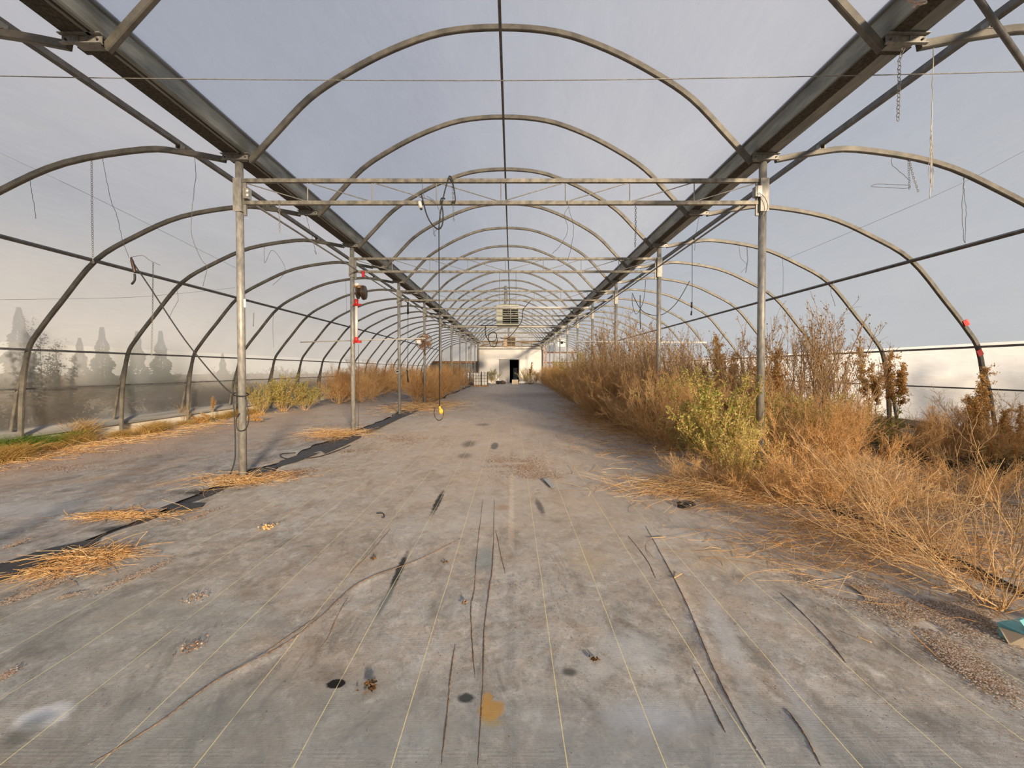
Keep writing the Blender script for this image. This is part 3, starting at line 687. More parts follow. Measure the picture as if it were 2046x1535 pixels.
# long cross wire
wire('tie_wire', [P(-400, 137, 3.62), P(0, 152, 3.62), P(500, 159, 3.62), P(1023, 161, 3.62), P(1500, 155, 3.62), P(2046, 143, 3.62), P(2440, 128, 3.62)], .0042, M['galv'], 'grey horizontal wire stretched across all three bays near the camera', 'wire')
r_ = MB().cyl(P(1915, -60, 2.3), P(2130, 250, 2.9), .016, 10).build('brace_rod', M['dark'], None, True, 'dark slanting rod in the upper right corner', 'rod')
# chains
chain(pw_(K(0)-.03, (1806, 93), (1797, 120), (1796, 180), (1794, 242)), 'steel chain hanging from the near right gutter bracket', link_l=.036, w=.012, r=.0032)
chain(pw_(K(1), (183, 318), (184, 420), (186, 526)), 'long pale chain hanging from the nearest left wing arch')
chain(pw_(K(2), (306, 524), (305, 620), (303, 712)), 'thin pale chain hanging in front of the left wing purlin', r=.003)
chain(pw_(K(1), (1815, 313), (1816, 345), (1817, 378)), 'straight one of two short chains on the nearest full right wing arch')
chain(pw_(K(1)+.02, (1815, 313), (1824, 350), (1835, 383)), 'slanting one of two short chains on the nearest full right wing arch')
chain(pw_(K(1)-.04, (905, 358), (905, 400), (907, 442)), 'chain looped over the nearest truss beside the black cord')
chain(pw_(K(1)-.04, (1270, 405), (1270, 450), (1269, 494)), 'dark chain hanging from the right half of the nearest truss', m=M['dark'])
chain(pw_(K(1)-.04, (558, 400), (558, 430), (559, 465)), 'short pale chain hanging from the left end of the nearest truss')
chain(pw_(K(3), (1492, 487), (1494, 520), (1490, 545)), 'small dark chain under the third right wing arch', m=M['wire'])
# dangling wires
DW = [(K(1), [(60, 350), (61, 372), (67, 405), (72, 437)], 'short bent wire hanging at the far left of the nearest left wing arch'),
      (K(1), [(205, 313), (208, 335), (222, 400), (233, 430), (245, 480), (258, 515)], 'wavy wire leading down to the black cable grip on the left'),
      (K(1), [(388, 310), (391, 350), (385, 410), (382, 465), (400, 515), (413, 535), (405, 572)], 'wavy wire hanging beside the left purlin bracket'),
      (K(1), [(262, 514), (285, 511), (300, 521), (320, 530)], 'reddish wire twisted sideways above the left purlin'),
      (K(3), [(352, 575), (356, 598), (345, 620), (337, 637)], 'curled wire under the third left wing arch'),
      (K(3), [(528, 490), (529, 526), (545, 500), (570, 540), (545, 570)], 'tangled wire behind the nearest left post'),
      (K(4), [(548, 620), (545, 650), (547, 695)], 'thin wire hanging straight right of the nearest left post'),
      (K(1), [(1782, 314), (1783, 330), (1800, 345), (1819, 362)], 'wire dropping from the right wing arch to a horizontal loop'),
      (K(1), [(1741, 372), (1752, 368), (1790, 369), (1818, 371), (1812, 376), (1770, 375), (1741, 373)], 'flattened wire loop hanging under the right wing arch'),
      (K(1), [(1926, 352), (1924, 385), (1922, 420), (1926, 485)], 'double wire hanging down to the right wing purlin, left strand'),
      (K(1)+.03, [(1926, 352), (1926, 385), (1930, 420), (1928, 486)], 'double wire hanging down to the right wing purlin, right strand'),
      (K(1)-.04, [(1132, 402), (1136, 412), (1128, 430), (1134, 460), (1120, 490), (1103, 507)], 'thin wire hanging from the nearest truss and curling left'),
      (K(1)-.04, [(1134, 402), (1138, 420), (1146, 455), (1142, 490), (1134, 522)], 'thin wire hanging from the nearest truss and curling right'),
      (K(2), [(1398, 424), (1397, 434), (1390, 470), (1388, 500)], 'wire hook hanging from the second right gutter bracket'),
      (K(2), [(612, 426), (613, 436), (622, 470), (632, 507), (628, 500)], 'wire hook hanging from the second left gutter bracket'),
      (K(3), [(1476, 490), (1480, 515), (1492, 530), (1480, 545)], 'crumpled wire below the third right wing arch'),
      (K(3), [(1563, 510), (1565, 550), (1564, 590)], 'thin straight wire beside the nearest right post'),
      (K(2), [(1668, 560), (1660, 580), (1669, 612)], 'short forked wire under the right wing purlin'),
      (K(1)-.05, [(853, 392), (870, 405), (880, 432), (877, 457)], 'thin wire sagging from the nearest truss to the hanging cord'),
      (K(1)-.05, [(843, 355), (845, 380), (849, 398)], 'wire loop tied between both chords of the nearest truss'),
      (K(5), [(690, 560), (692, 590), (693, 625)], 'thin wire hanging just left of the second left post'),
      (K(7)-.03, [(1065, 603), (1062, 650), (1055, 680)], 'thin wire hanging in the middle distance near the heaters')]
for i, (Y, pts, lab) in enumerate(DW):
    MB().tube(crinkle([P(a_, b_, Y) for a_, b_ in pts], .0035, i, 7), .0026 if Y < 6 else .0032, 5).build('dangling_wire', M['wire'], None, True, lab, 'wire')
# long guy wires slanting across the wings
wire('guy_wire', [P(0, 305, 4.9), P(200, 400, 6.0), P(480, 540, 8.4)], .0022, M['wire'], 'thin guy wire sloping down across the left wing', 'wire')
wire('guy_wire', [P(2046, 302, 4.9), P(1860, 395, 5.9), P(1565, 520, 8.4)], .0022, M['wire'], 'thin guy wire sloping down across the right wing', 'wire')
wire('support_wire', [P(0, 599, 5.4), P(130, 597, 5.6), P(300, 592, 6.9), P(470, 575, 8.6)], .0018, M['wire'], 'fine level wire across the left wing above the hip rail', 'wire')
# cord from cable grip to the left post
r = thing('drop_cord', 'black cord running from a cable grip down to the nearest left post', 'cord', P(467, 786, K(1)-.06))
b0 = Vector(r.location)
def rel(pts): return [Vector(p)-b0 for p in pts]
MB().tube(rel(smooth_pts([P(268, 528, K(1)), P(300, 575, K(1)), P(370, 680, K(1)-.03), P(440, 765, K(1)-.06), P(466, 788, K(1)-.06)], 6)), .0085, 6).build('cord', M['cord'], r, True)
MB().tube(rel(smooth_pts([P(262, 515, K(1)), P(266, 530, K(1)), P(270, 546, K(1))], 4)), [.012]*2+[.018]*6+[.012], 8).build('cable_grip', M['reel'], r, True)
MB().tube(rel(smooth_pts([P(269, 548, K(1)), P(269, 560, K(1)), P(263, 568, K(1))], 4)), .012, 6).build('hook', M['cord'], r, True)
MB().tube(rel(smooth_pts([P(466, 788, K(1)-.06), P(468, 830, K(1)-.07), P(470, 880, K(1)-.08), P(469, 920, K(1)-.08), P(460, 948, K(1)-.09)], 5)), .007, 6).build('cord_tail', M['cord'], r, True)
MB().tube(rel([P(481+16*math.cos(a_/12*6.283), 788+4*math.sin(a_/12*6.283), K(1)+.062*math.sin(a_/12*6.283+math.pi)) for a_ in range(12)]), .009, 6, closed=True).build('wrap', M['cord'], r, True)
MB().tube(rel(smooth_pts([P(490, 795, K(1)-.06), P(497, 830, K(1)-.07), P(492, 856, K(1)-.07), P(476, 860, K(1)-.07), P(472, 840, K(1)-.07), P(478, 826, K(1)-.07)], 5)), .006, 6).build('cord_loop', M['cord'], r, True)
# cords looped on the nearest truss with white connector
YT = K(1)-.05
r = thing('truss_cord', 'thick black cord looped over the nearest truss with a white connector', 'cord', P(877, 430, YT)); b0 = Vector(r.location)
MB().tube(rel(smooth_pts(pw_(YT, (842, 388), (846, 405), (853, 430), (863, 448), (876, 458), (884, 448), (885, 425), (881, 400), (886, 396), (889, 398)), 6)), .009, 6).build('cord', M['cord'], r, True)
MB().tube(rel(smooth_pts(pw_(YT-.01, (877, 455), (880, 425), (888, 385), (895, 360), (899, 352), (904, 362), (909, 390), (909, 403), (902, 404)), 6)), .008, 6).build('cord', M['cord'], r, True)
MB().tube(rel(pw_(YT-.02, (838, 403), (841, 416))), .022, 10).build('connector', M['white'], r, True)
MB().tube(rel(pw_(YT-.02, (841, 416), (842, 419))), .015, 10).build('connector_tip', M['reel'], r, True)
wire('frayed_tie', pw_(YT, (863, 447), (866, 460), (870, 472), (866, 466), (876, 455)), .003, M['wire'], 'knotted wire end below the black cord loop', 'wire')
# central drop cord with ring and amber socket
r = thing('pendant_cord', 'long cord hanging mid-aisle with a ring and amber socket at its end', 'cord', P(877, 457, YT)); b0 = Vector(r.location)
MB().tube(rel(pw_(YT, (877, 457), (877.5, 640), (878, 812))), .006, 6).build('cord', M['cord'], r, True)
ring = []
for a_ in range(24):
    an = a_/24*2*math.pi; ring.append(P(877, 826, YT)+Vector((.058*math.sin(an), .02*math.sin(an*2), .088*math.cos(an))))
MB().tube(rel(ring), .0055, 6, closed=True).build('ring', M['reel'], r, True)
MB().sphere((P(881, 822, YT-.02)-b0), .03, 12, 1.2).cyl(P(878, 812, YT-.02)-b0, P(880, 819, YT-.02)-b0, .014, 8).build('socket', M['amber'], r, True)
# white frayed string top right
r = thing('white_string', 'frayed white string hanging from the near right wing arch', 'string', P(1866, 85, K(0))); b0 = Vector(r.location)
MB().tube(rel(crinkle(pw_(K(0), (1866, 80), (1863, 160), (1862, 240), (1861, 300), (1858, 395)), .002, 5)), .003, 5).build('string', M['string'], r, True)
for q in range(5):
    MB().tube(rel(crinkle(pw_(K(0), (1861, 242+q*6), (1862+q*1.5-4, 300), (1858+q*2.4-3, 350+q*8)), .004, 20+q)), .0022, 4).build('frayed_strand', M['string'], r, True)
wire('pink_twine', crinkle(pw_(2.9, (1815, 0), (1830, 6), (1842, 2), (1852, 4), (1843, 8), (1830, 10), (1827, 14)), .004, 3), .005, M['pinkw'], 'pinkish twine knotted at the top edge under the right gutter', 'twine')
# junction boxes on nearest posts
for s, pxy, lab in ((-1, (493, 388), 'metal outlet box with two white sockets on the nearest left post'), (1, (1512, 384), 'metal switch box with a white cover on the nearest right post')):
    c = P(*pxy, K(1)-.04); r = thing('outlet_box', lab, 'box', c)
    MB().box(-.03, .03, -.03, .04, -.06, .06).build('box_body', M['galv'], r)
    if s < 0:
        MB().box(.03, .034, -.032, .042, -.065, .065).build('cover', M['box_grey'], r)
        for z in (-.024, .026): MB().tube([(.028, -.031, z), (.028, -.036, z)], .015, 12).build('socket', M['white'], r)
    else: MB().box(-.005, .045, -.036, -.03, -.065, .065).build('cover', M['white'], r)
wire('post_wire', pw_(K(1)-.09, (1516, 385), (1528, 395), (1534, 412), (1530, 425), (1527, 432)), .0035, M['cord'], 'black wire curling out of the box on the nearest right post', 'wire')
# reel and tube assembly on second left post
r = thing('hose_reel', 'brown cable reel with white cap fixed beside the second left post', 'reel', P(716, 585, K(3)-.05)); b0 = Vector(r.location)
q = Matrix.Rotation(R(90), 4, 'Y')
for xo, rad, wd in ((-.02, .13, .02), (.03, .085, .09), (.09, .15, .025), (.125, .14, .02)):
    MB().tube([(xo, 0, .0), (xo+wd, 0, .0)], rad, 24).build('reel_disc' if rad > .1 else 'reel_drum', M['reel'], r, True)
MB().sphere((-.03, 0, .16), .055, 12, .8).build('cap', M['white'], r, True)
MB().box(-.07, .06, -.04, .04, .09, .15).build('bracket', M['wood'], r)
r = thing('feed_tube', 'white vertical tube with red fittings on the second left post', 'tube', P(712, 645, K(3)-.07)); b0 = Vector(r.location)
MB().tube(rel(pw_(K(3)-.07, (712, 612), (712, 676))), .030, 12).build('tube', M['white'], r, True)
for a_, b_ in ((598, 612), (674, 684)): MB().tube(rel(pw_(K(3)-.07, (712, a_), (712, b_))), .04, 10).build('fitting', M['red'], r, True)
MB().box(-.06, .10, -.02, .02, (P(712, 611, K(3))-b0).z-.01, (P(712, 609, K(3))-b0).z+.01).build('lever', M['red'], r)
MB().box(-.06, .10, -.02, .02, (P(712, 684, K(3))-b0).z-.02, (P(712, 682, K(3))-b0).z+.01).build('lever', M['red'], r)
wire('pull_cord', pw_(K(3)-.1, (716, 688), (716.5, 770), (716, 858)), .004, M['cord'], 'thin black cord hanging beside the second left post', 'cord')
MB().box(-.02, .02, -.04, .04, -.06, .06).build('red_tag', M['red'], None, label='small red clamp on the top chord beside the second left post', cat='clamp', loc=P(726, 548, K(3)-.06))
# fan on fourth left post
c = P(847, 683, K(7)-.22); r = thing('circulation_fan', 'round caged fan clamped to the fourth left post', 'fan', c)
for rad in (.30, .24, .18, .12, .06):
    MB().tube([(rad*math.cos(i/28*6.283), -.09+.12*(rad/.3)**2, rad*math.sin(i/28*6.283)) for i in range(28)], .006 if rad < .3 else .014, 4, closed=True).build('cage_ring', M['fanc'], r, True)
cg = MB()
for i in range(24):
    a_ = i/24*6.283
    cg.tube([(q_*math.cos(a_), -.09+.12*(q_/.3)**2, q_*math.sin(a_)) for q_ in (.03, .12, .21, .30)], .0045, 3)
    cg.tube([(.30*math.cos(a_), .03, .30*math.sin(a_)), (.2*math.cos(a_), .11, .2*math.sin(a_)), (.06*math.cos(a_), .13, .06*math.sin(a_))], .0022, 3)
cg.build('cage_spokes', M['fanc'], r, kind='stuff')
for i in range(4):
    q = Matrix.Rotation(i*R(90)+.4, 4, 'Y') @ Matrix.Rotation(R(24), 4, 'X')
    MB().add([q @ Vector(v) for v in ((.05, 0, -.04), (.22, .0, -.15), (.28, 0, -.02), (.24, 0, .14), (.05, 0, .04))], [(0, 1, 2, 3, 4)]).build('blade', M['blade'], r)
MB().tube([(0, -.05, 0), (0, .16, 0)], .055, 12).build('motor', M['reel'], r, True)
MB().box(-.26, -.10, -.1, -.08, -.07, .06).build('badge_plate', M['white'], r)
MB().tube([(0, .1, -.05), (0, .14, -.4), (0, .2, -.52)], .022, 8).build('arm', M['fanc'], r, True)
# hanging cords further on
r = thing('hanging_cable', 'dark coiled cord hanging between the third and fourth left posts', 'cord', P(816, 605, YK(5)-.03)); b0 = Vector(r.location)
MB().tube(rel(pw_(YK(5)-.03, (816, 597), (815, 625), (815, 700), (814, 762))), .008, 5).build('cord', M['cord'], r, True)
MB().tube(rel(pw_(YK(5)-.03, (815, 604), (815, 615), (815, 628))), .028, 8).build('coil', M['cord'], r, True)
MB().tube(rel(pw_(YK(5)-.03, (814, 740), (814, 750), (816, 764))), .02, 6).build('plug', M['cord'], r, True)
r = thing('hanging_cable', 'dark cord with two plugs hanging beside the second right post', 'cord', P(1383, 560, YK(3))); b0 = Vector(r.location)
MB().tube(rel(pw_(YK(3), (1383, 486), (1383, 600), (1382, 628))), .006, 5).build('cord', M['cord'], r, True)
MB().tube(rel(pw_(YK(3), (1382, 604), (1382, 615))), .018, 6).build('plug', M['cord'], r, True)
MB().tube(rel(pw_(YK(3), (1382, 622), (1381, 630))), .016, 6).build('plug', M['cord'], r, True)
wire('sagging_cord', pw_(9.2, (1263, 586), (1280, 618), (1300, 629), (1325, 628), (1352, 605), (1378, 562)), .008, M['cord'], 'black cord sagging across the second right post', 'cord')
wire('sagging_cord', pw_(9.4, (1290, 560), (1286, 600), (1272, 628), (1264, 610), (1263, 590)), .006, M['cord'], 'black cord loop left of the second right post', 'cord')
wire('plug_lead', pw_(9.4, (1279, 590), (1279, 640), (1280, 658)), .008, M['cord'], 'thick lead with plug hanging left of the second right post', 'cord')
wire('cable_coil', pw_(YK(9)-.04, (970, 652), (970, 668), (978, 682), (990, 680), (992, 668), (984, 664), (976, 672), (980, 690), (990, 692), (995, 675)), .02, M['cord'], 'tangled black cable coil hanging left of the far heater', 'cable')
wire('sagging_cord', pw_(YK(7)-.04, (1060, 601), (1045, 620), (1043, 640), (1030, 660), (1014, 676), (1000, 676)), .014, M['cord'], 'black cord drooping past the pale green heater', 'cord')
# added white bars stand in for sunlit truss chords; pipes cross the wings
for k, x0, x1, lab in ((7, 958, 1180, 'added white bar standing in for sunlight along the fourth truss'), (11, 905, 1130, 'added white bar standing in for sunlight along the sixth truss')):
    a_ = P(x0, 617, K(k)).x; b_ = P(x1, 617, K(k)).x
    MB().cyl((max(a_, XL+.1), K(k)-.02, ZB+.267+.05), (min(b_, XR-.1), K(k)-.02, ZB+.267+.05), .026, 10).build('pipe_or_glint', M['white'], None, True, lab, 'pipe')
MB().cyl(P(1150, 683, 12.55), P(1412, 684.5, 12.55), .022, 10).build('pipe_or_glint', M['white'], None, True, 'level white pipe across the right wing above the weeds', 'pipe')
MB().cyl(P(600, 684, 12.3), P(850, 676, 12.3), .015, 10).build('pipe_or_glint', M['string'], None, True, 'level pale pipe across the left wing in front of the fan', 'pipe')
r = thing('thermostat', 'small dark box clipped to the third left post', 'box', P(795, 743, K(5)-.07)); MB().box(-.05, .04, -.02, .02, -.05, .05).build('box_body', M['box_grey'], r); MB().box(-.04, .03, -.024, -.02, -.02, .03).build('face', M['cord'], r)
r = thing('hanging_tag', 'small white tag hanging right of the nearest left post', 'tag', P(489, 606, K(1)-.06)); MB().box(-.012, .012, -.002, .002, -.05, .05).build('card', M['white'], r)
wire('hanging_tag_strip', pw_(K(4), (507, 625), (506, 652)), .012, M['white'], 'white strip hanging between left wing arches', 'tag')
r = thing('wall_fan', 'white square fan box high on the far right end wall', 'fan', P(1122, 685, 40)); MB().box(-.38, .38, 0, .3, -.38, .38).build('fan_case', M['white'], r); MB().tube([(.03, -.01, 0), (.03, .02, 0)], .13, 16).build('fan_hole', M['void'], r)
for px, Y, nm_ in ((948, 33., 'nearer'), (930, 36., 'farther')):
    c = G(px, 768); r = thing('cage_tote', f'{nm_} pale liquid tote in a wire cage at the left rear of the aisle', 'tote', (P(961 if nm_ == 'nearer' else 938, 760, Y).x, Y, 0))
    MB().box(-.50, .50, -.5, .5, .14, 1.05).build('tank', M['white'], r)
    MB().box(-.55, .55, -.55, .55, .0, .12).build('pallet', M['wood'], r)
    for i in range(6): MB().box(-.56+i*.22, -.54+i*.22, -.56, -.54, .12, 1.15).build('cage_bar', M['galv'], r)
    for i in range(5): MB().box(-.56, .56, -.57, -.55, .2+i*.22, .22+i*.22).build('cage_bar', M['galv'], r)
    for x in (-.56, .06, .54): MB().box(x-.02, x+.04, -.58, -.54, .1, 1.16).build('cage_post', M['reel'], r)

# end-wall clutter
def rumple(name, c, sx, sy, sz, m, label, cat, seed):
    rr = random.Random(seed); mb = MB().sphere((0, 0, 0), 1., 12)
    mb.v = [(x*sx*(1+rr.uniform(-.2, .2)), y*sy*(1+rr.uniform(-.2, .2)), max(0, sz*.5+z*sz*.55*(1+rr.uniform(-.25, .25)))) for x, y, z in mb.v]
    return mb.build(name, m, None, False, label, cat, loc=c)
rr0 = Vector((P(1029, 760, 38).x, 38, 0))
r = thing('carton', 'pale cardboard carton standing before the open door', 'box', rr0); MB().box(-.27, .27, -.2, .2, .02, .42).build('carton_body', M['cardboard'], r); MB().box(-.27, .27, -.34, -.2, .02, .03).build('flap', M['cardboard'], r)
for px, sx, sz, m_, lab in ((985, .35, .14, 'white', 'flat white bag on the floor at the left of the door'), (995, .22, .28, 'cord', 'black bag slumped left of the door'),
                            (1004, .3, .30, 'reel', 'brown heap leaning by the closed door leaf'), (1044, .40, .24, 'white', 'crumpled white sack right of the carton'), (1060, .30, .2, 'cardboard', 'beige sack among weeds right of the door')):
    rumple('bag', (P(px, 760, 38.5).x, 38.5, 0.012), sx, .25, sz, M[m_], lab, 'bag', px)

# ------------------------------------------------------------------ plants
def unit(a_): return a_/np.maximum(np.linalg.norm(a_, axis=-1, keepdims=True), 1e-9)
def grow(start, d, length, N, bend, jit, rng):
    "paths (B,N,3) from start along d; bend is a vector added quadratically"
    B = len(start); s = np.linspace(0, 1, N)[None, :, None]
    p = start[:, None]+d[:, None]*length[:, None, None]*s+bend[:, None]*length[:, None, None]*s**2
    j = rng.normal(0, 1, (B, N, 3))*jit*length[:, None, None]; j[:, 0] = 0; j = np.cumsum(j, 1)*.6
    return p+j
def kids(par, per, t0, t1, lf, spread, up, N, jit, rng, bend=.0):
    B, n, _ = par.shape; idx = np.repeat(np.arange(B), per); t = rng.uniform(t0, t1, len(idx))*(n-1); i = np.minimum(t.astype(int), n-2); f = (t-i)[:, None]
    a_, b_ = par[idx, i], par[idx, i+1]; st_ = a_*(1-f)+b_*f; tg = unit(b_-a_)
    d = unit(tg+rng.normal(0, 1, tg.shape)*spread+np.array([0, 0, up]))
    pl_ = np.linalg.norm(par[idx, -1]-par[idx, 0], axis=-1)
    ln = pl_*lf*rng.uniform(.5, 1.3, len(idx))*(1.15-.6*t/(n-1))
    bd = np.zeros_like(d); bd[:, 2] = bend
    p = grow(st_, d, ln, N, bd, jit, rng); p[..., 2] = np.maximum(p[..., 2], .015); return p
def tubes3(paths, r0, r1):
    B, N, _ = paths.shape; t = unit(np.gradient(paths, axis=1)); ref = np.array([.31, .52, .79]); u = unit(np.cross(t, ref)); v = np.cross(t, u)
    rad = np.linspace(r0, r1, N)[None, :, None]; vs = []
    for j in range(3):
        an = 2*math.pi*j/3; vs.append(paths+(u*math.cos(an)+v*math.sin(an))*rad)
    V = np.stack(vs, 2).reshape(-1, 3)                        # B,N,3
    b = (np.arange(B)*N*3)[:, None, None]; i = np.arange(N-1)[None, :, None]; j = np.arange(3)[None, None]
    a_ = b+i*3+j; c_ = b+i*3+(j+1) % 3
    return V, np.stack([a_, c_, c_+3, a_+3], -1).reshape(-1, 4)
def leaves(pts, dirs, L_, W_, rng):
    n = len(pts); d = unit(dirs); s = unit(np.cross(d, rng.normal(0, 1, (n, 3)))); up = np.cross(d, s)
    l = (L_*rng.uniform(.6, 1.3, n))[:, None]; w_ = l*W_
    v = np.stack([pts, pts+d*l*.5+s*w_+up*w_*.3, pts+d*l, pts+d*l*.5-s*w_+up*w_*.3], 1).reshape(-1, 3)
    return v, np.arange(4*n).reshape(n, 4)
def join(*vf):
    V = []; Fc = []; k = 0
    for v, f in vf: V.append(v); Fc.append(f+k); k += len(v)
    return np.concatenate(V), np.concatenate(Fc)
def mains(n, h, wd, rng, N=7, arch=.3, base=.06, tilt=(.1, 1.2), jit=.02, azr=(0, 2*math.pi)):
    az = rng.uniform(*azr, n); ti = rng.uniform(*tilt, n)
    d = np.stack([np.cos(az)*np.sin(ti)*wd, np.sin(az)*np.sin(ti)*wd, np.cos(ti)*1.0], -1); d = unit(d)
    st_ = np.stack([np.cos(az)*base, np.sin(az)*base, np.zeros(n)], -1)*rng.uniform(0, 1, (n, 1))
    ln = h*rng.uniform(.75, 1.1, n); bd = np.zeros((n, 3)); bd[:, 2] = arch*np.sin(ti)
    p = grow(st_, d, ln, N, bd, jit, rng); p[..., 2] = np.maximum(p[..., 2], .01); return p
PROTO = {}
def reg(kind, parts_list):
    PROTO.setdefault(kind, []).append(parts_list)
def plant(kind, loc, label, cat='plant', h=1., group=None, rz=None, var=None, wide=1.):
    pr = PROTO[kind]; i = (plant.n if var is None else var) % len(pr); plant.n += 1
    nm_ = {'dome': 'dry_bush', 'tall': 'tall_weed', 'green': 'leafy_weed', 'plume': 'plume_weed', 'sparse': 'bare_bush', 'sprawl': 'bare_bush', 'lowdry': 'dry_bush', 'out': 'outdoor_weed', 'tree': 'evergreen_tree', 'brush': 'outdoor_shrub', 'grassc': 'grass_clump', 'grassg': 'grass_clump'}[kind]
    r = thing(nm_, label, cat, loc, group, plant.n*1.7 if rz is None else rz); r.scale = (h*wide, h*wide, h)
    for pn, me in pr[i]: link(pn, me, r, kind=None if pn in ('stems', 'trunk') else 'stuff')
    return r
plant.n = 0
for sd_ in range(4):                                            # dense dry tumble bushes, 1 m
    g_ = np.random.default_rng(100+sd_)
    m0 = mains(22, 1.0, 1.0, g_, tilt=(.05, 1.25), arch=.25, jit=.03)
    m1 = kids(m0, 12, .12, .95, .42, .45, .25, 5, .04, g_, .15); m2 = kids(m1, 7, .1, 1, .5, .6, .2, 4, .06, g_, .1); m3 = kids(m2, 4, .2, 1, .55, .8, .15, 3, .08, g_)
    v, f = tubes3(m0, .006, .002); a_ = np_mesh('stems', v, f, M['pale'])
    v, f = join(tubes3(m1, .0028, .0014), tubes3(m2, .002, .0011), tubes3(m3, .0015, .0009))
    reg('dome', [('stems', a_), ('twigs', np_mesh('twigs', v, f, M['dry']))])
for sd_ in range(2):                                            # low spreading dry bush
    g_ = np.random.default_rng(140+sd_)
    m0 = mains(26, 1.0, 1.0, g_, tilt=(.9, 1.5), arch=.22, jit=.035)
    m1 = kids(m0, 11, .1, .95, .38, .5, .3, 5, .05, g_, .1); m2 = kids(m1, 6, .1, 1, .5, .7, .15, 4, .07, g_); m3 = kids(m2, 3, .2, 1, .5, .8, .1, 3, .08, g_)
    v, f = tubes3(m0, .005, .002); a_ = np_mesh('stems', v, f, M['pale'])
    v, f = join(tubes3(m1, .0026, .0013), tubes3(m2, .0018, .001), tubes3(m3, .0014, .0009))
    reg('lowdry', [('stems', a_), ('twigs', np_mesh('twigs', v, f, M['dry']))])
for sd_ in range(3):                                            # tall upright brown weeds with seed heads
    g_ = np.random.default_rng(160+sd_)
    m0 = mains(13, 1.0, .6, g_, tilt=(.02, .55), arch=.1, base=.15, jit=.02)
    m1 = kids(m0, 12, .25, .98, .30, .42, .55, 5, .05, g_, .1); m2 = kids(m1, 5, .2, 1, .42, .5, .4, 4, .07, g_)
    v, f = tubes3(m0, .0045, .0016); a_ = np_mesh('stems', v, f, M['dry2'])
    v, f = join(tubes3(m1, .002, .0011), tubes3(m2, .0014, .0009)); b_ = np_mesh('twigs', v, f, M['dry2'])
    tip = np.concatenate([m2[:, -1], m2[:, -2], m1[:, -1], m1[:, -2]]); dr_ = np.concatenate([m2[:, -1]-m2[:, -2]]*2+[m1[:, -1]-m1[:, -2]]*2)
    k_ = g_.random(len(tip)) < .30; v, f = leaves(tip[k_]+g_.normal(0, .004, (k_.sum(), 3)), dr_[k_]+g_.normal(0, .3, (k_.sum(), 3))*np.linalg.norm(dr_[k_], axis=-1, keepdims=True), .017, .35, g_)
    reg('tall', [('stems', a_), ('twigs', b_), ('seed_heads', np_mesh('seed_heads', v, f, M['seed']))])
for sd_ in range(2):                                            # leafy green-yellow weeds
    g_ = np.random.default_rng(180+sd_)
    m0 = mains(20, 1.0, .9, g_, tilt=(.05, .95), arch=.2, base=.12, jit=.03)
    m1 = kids(m0, 11, .15, .98, .34, .4, .4, 5, .05, g_, .1); m2 = kids(m1, 5, .15, 1, .45, .6, .3, 4, .06, g_)
    v, f = join(tubes3(m0, .0045, .0018), tubes3(m1, .002, .001), tubes3(m2, .0014, .0008)); a_ = np_mesh('stems', v, f, M['dry'])
    q_ = np.concatenate([m2.reshape(-1, 3), m1.reshape(-1, 3), m1.reshape(-1, 3)]); q_ = q_+g_.normal(0, .006, q_.shape)
    dd = g_.normal(0, 1, q_.shape)+np.array([0, 0, .6]); v, f = leaves(q_, dd, .032, .27, g_)
    reg('green', [('stems', a_), ('leaves', np_mesh('leaves', v, f, M['gleaf']))])
for sd_ in range(2):                                            # weeds with heavy brown plumes
    g_ = np.random.default_rng(200+sd_)
    m0 = mains(4, 1.0, .5, g_, tilt=(.03, .35), arch=.05, base=.05, jit=.015)
    v, f = tubes3(m0, .005, .003); a_ = np_mesh('stems', v, f, M['pale'])
    m1 = kids(m0, 26, .62, 1.0, .16, .55, .15, 5, .05, g_, -.25); m2 = kids(m1, 6, .1, 1, .4, .7, 0, 3, .08, g_)
    v, f = join(tubes3(m1, .002, .001), tubes3(m2, .0015, .001)); q_ = np.concatenate([m1.reshape(-1, 3)]*1+[m2.reshape(-1, 3)]*2); q_ = q_+g_.normal(0, .009, q_.shape)
    b_ = join((v, f), leaves(q_, g_.normal(0, 1, q_.shape), .019, .32, g_))
    lf_ = leaves(m0[:, 1:5].reshape(-1, 3).repeat(5, 0), g_.normal(0, 1, (4*4*5, 3)), .06, .15, g_)
    reg('plume', [('stems', a_), ('plumes', np_mesh('plumes', *b_, M['plume'])), ('leaves', np_mesh('leaves', *lf_, M['gleaf']))])
for sd_ in range(2):                                            # bare open bush with pale branching stems
    g_ = np.random.default_rng(220+sd_)
    m0 = mains(9, 1.0, 1.0, g_, N=10, tilt=(.02, 1.1), arch=.25, base=.05, jit=.028)
    m1 = kids(m0, 8, .15, .95, .42, .42, .3, 6, .05, g_, .15); m2 = kids(m1, 5, .2, 1, .45, .6, .2, 4, .07, g_); m3 = kids(m2, 2, .3, 1, .5, .8, .1, 3, .08, g_)
    v, f = join(tubes3(m0, .0055, .0016), tubes3(m1, .0022, .001)); a_ = np_mesh('stems', v, f, M['pale'])
    v, f = join(tubes3(m2, .0016, .0009), tubes3(m3, .0012, .0007)); reg('sparse', [('stems', a_), ('twigs', np_mesh('twigs', v, f, M['dry2']))])
g_ = np.random.default_rng(230)                                 # stems laid over to one side
m0 = mains(11, 1.0, 1.0, g_, N=10, tilt=(1.0, 1.5), arch=.22, base=.1, jit=.02, azr=(R(105), R(215)))
m1 = kids(m0, 7, .2, .98, .34, .4, .35, 6, .05, g_, .15); m2 = kids(m1, 4, .2, 1, .45, .6, .2, 4, .07, g_)
v, f = tubes3(m0, .0042, .0014); a_ = np_mesh('stems', v, f, M['pale']); v, f = join(tubes3(m1, .0018, .0009), tubes3(m2, .0012, .0007))
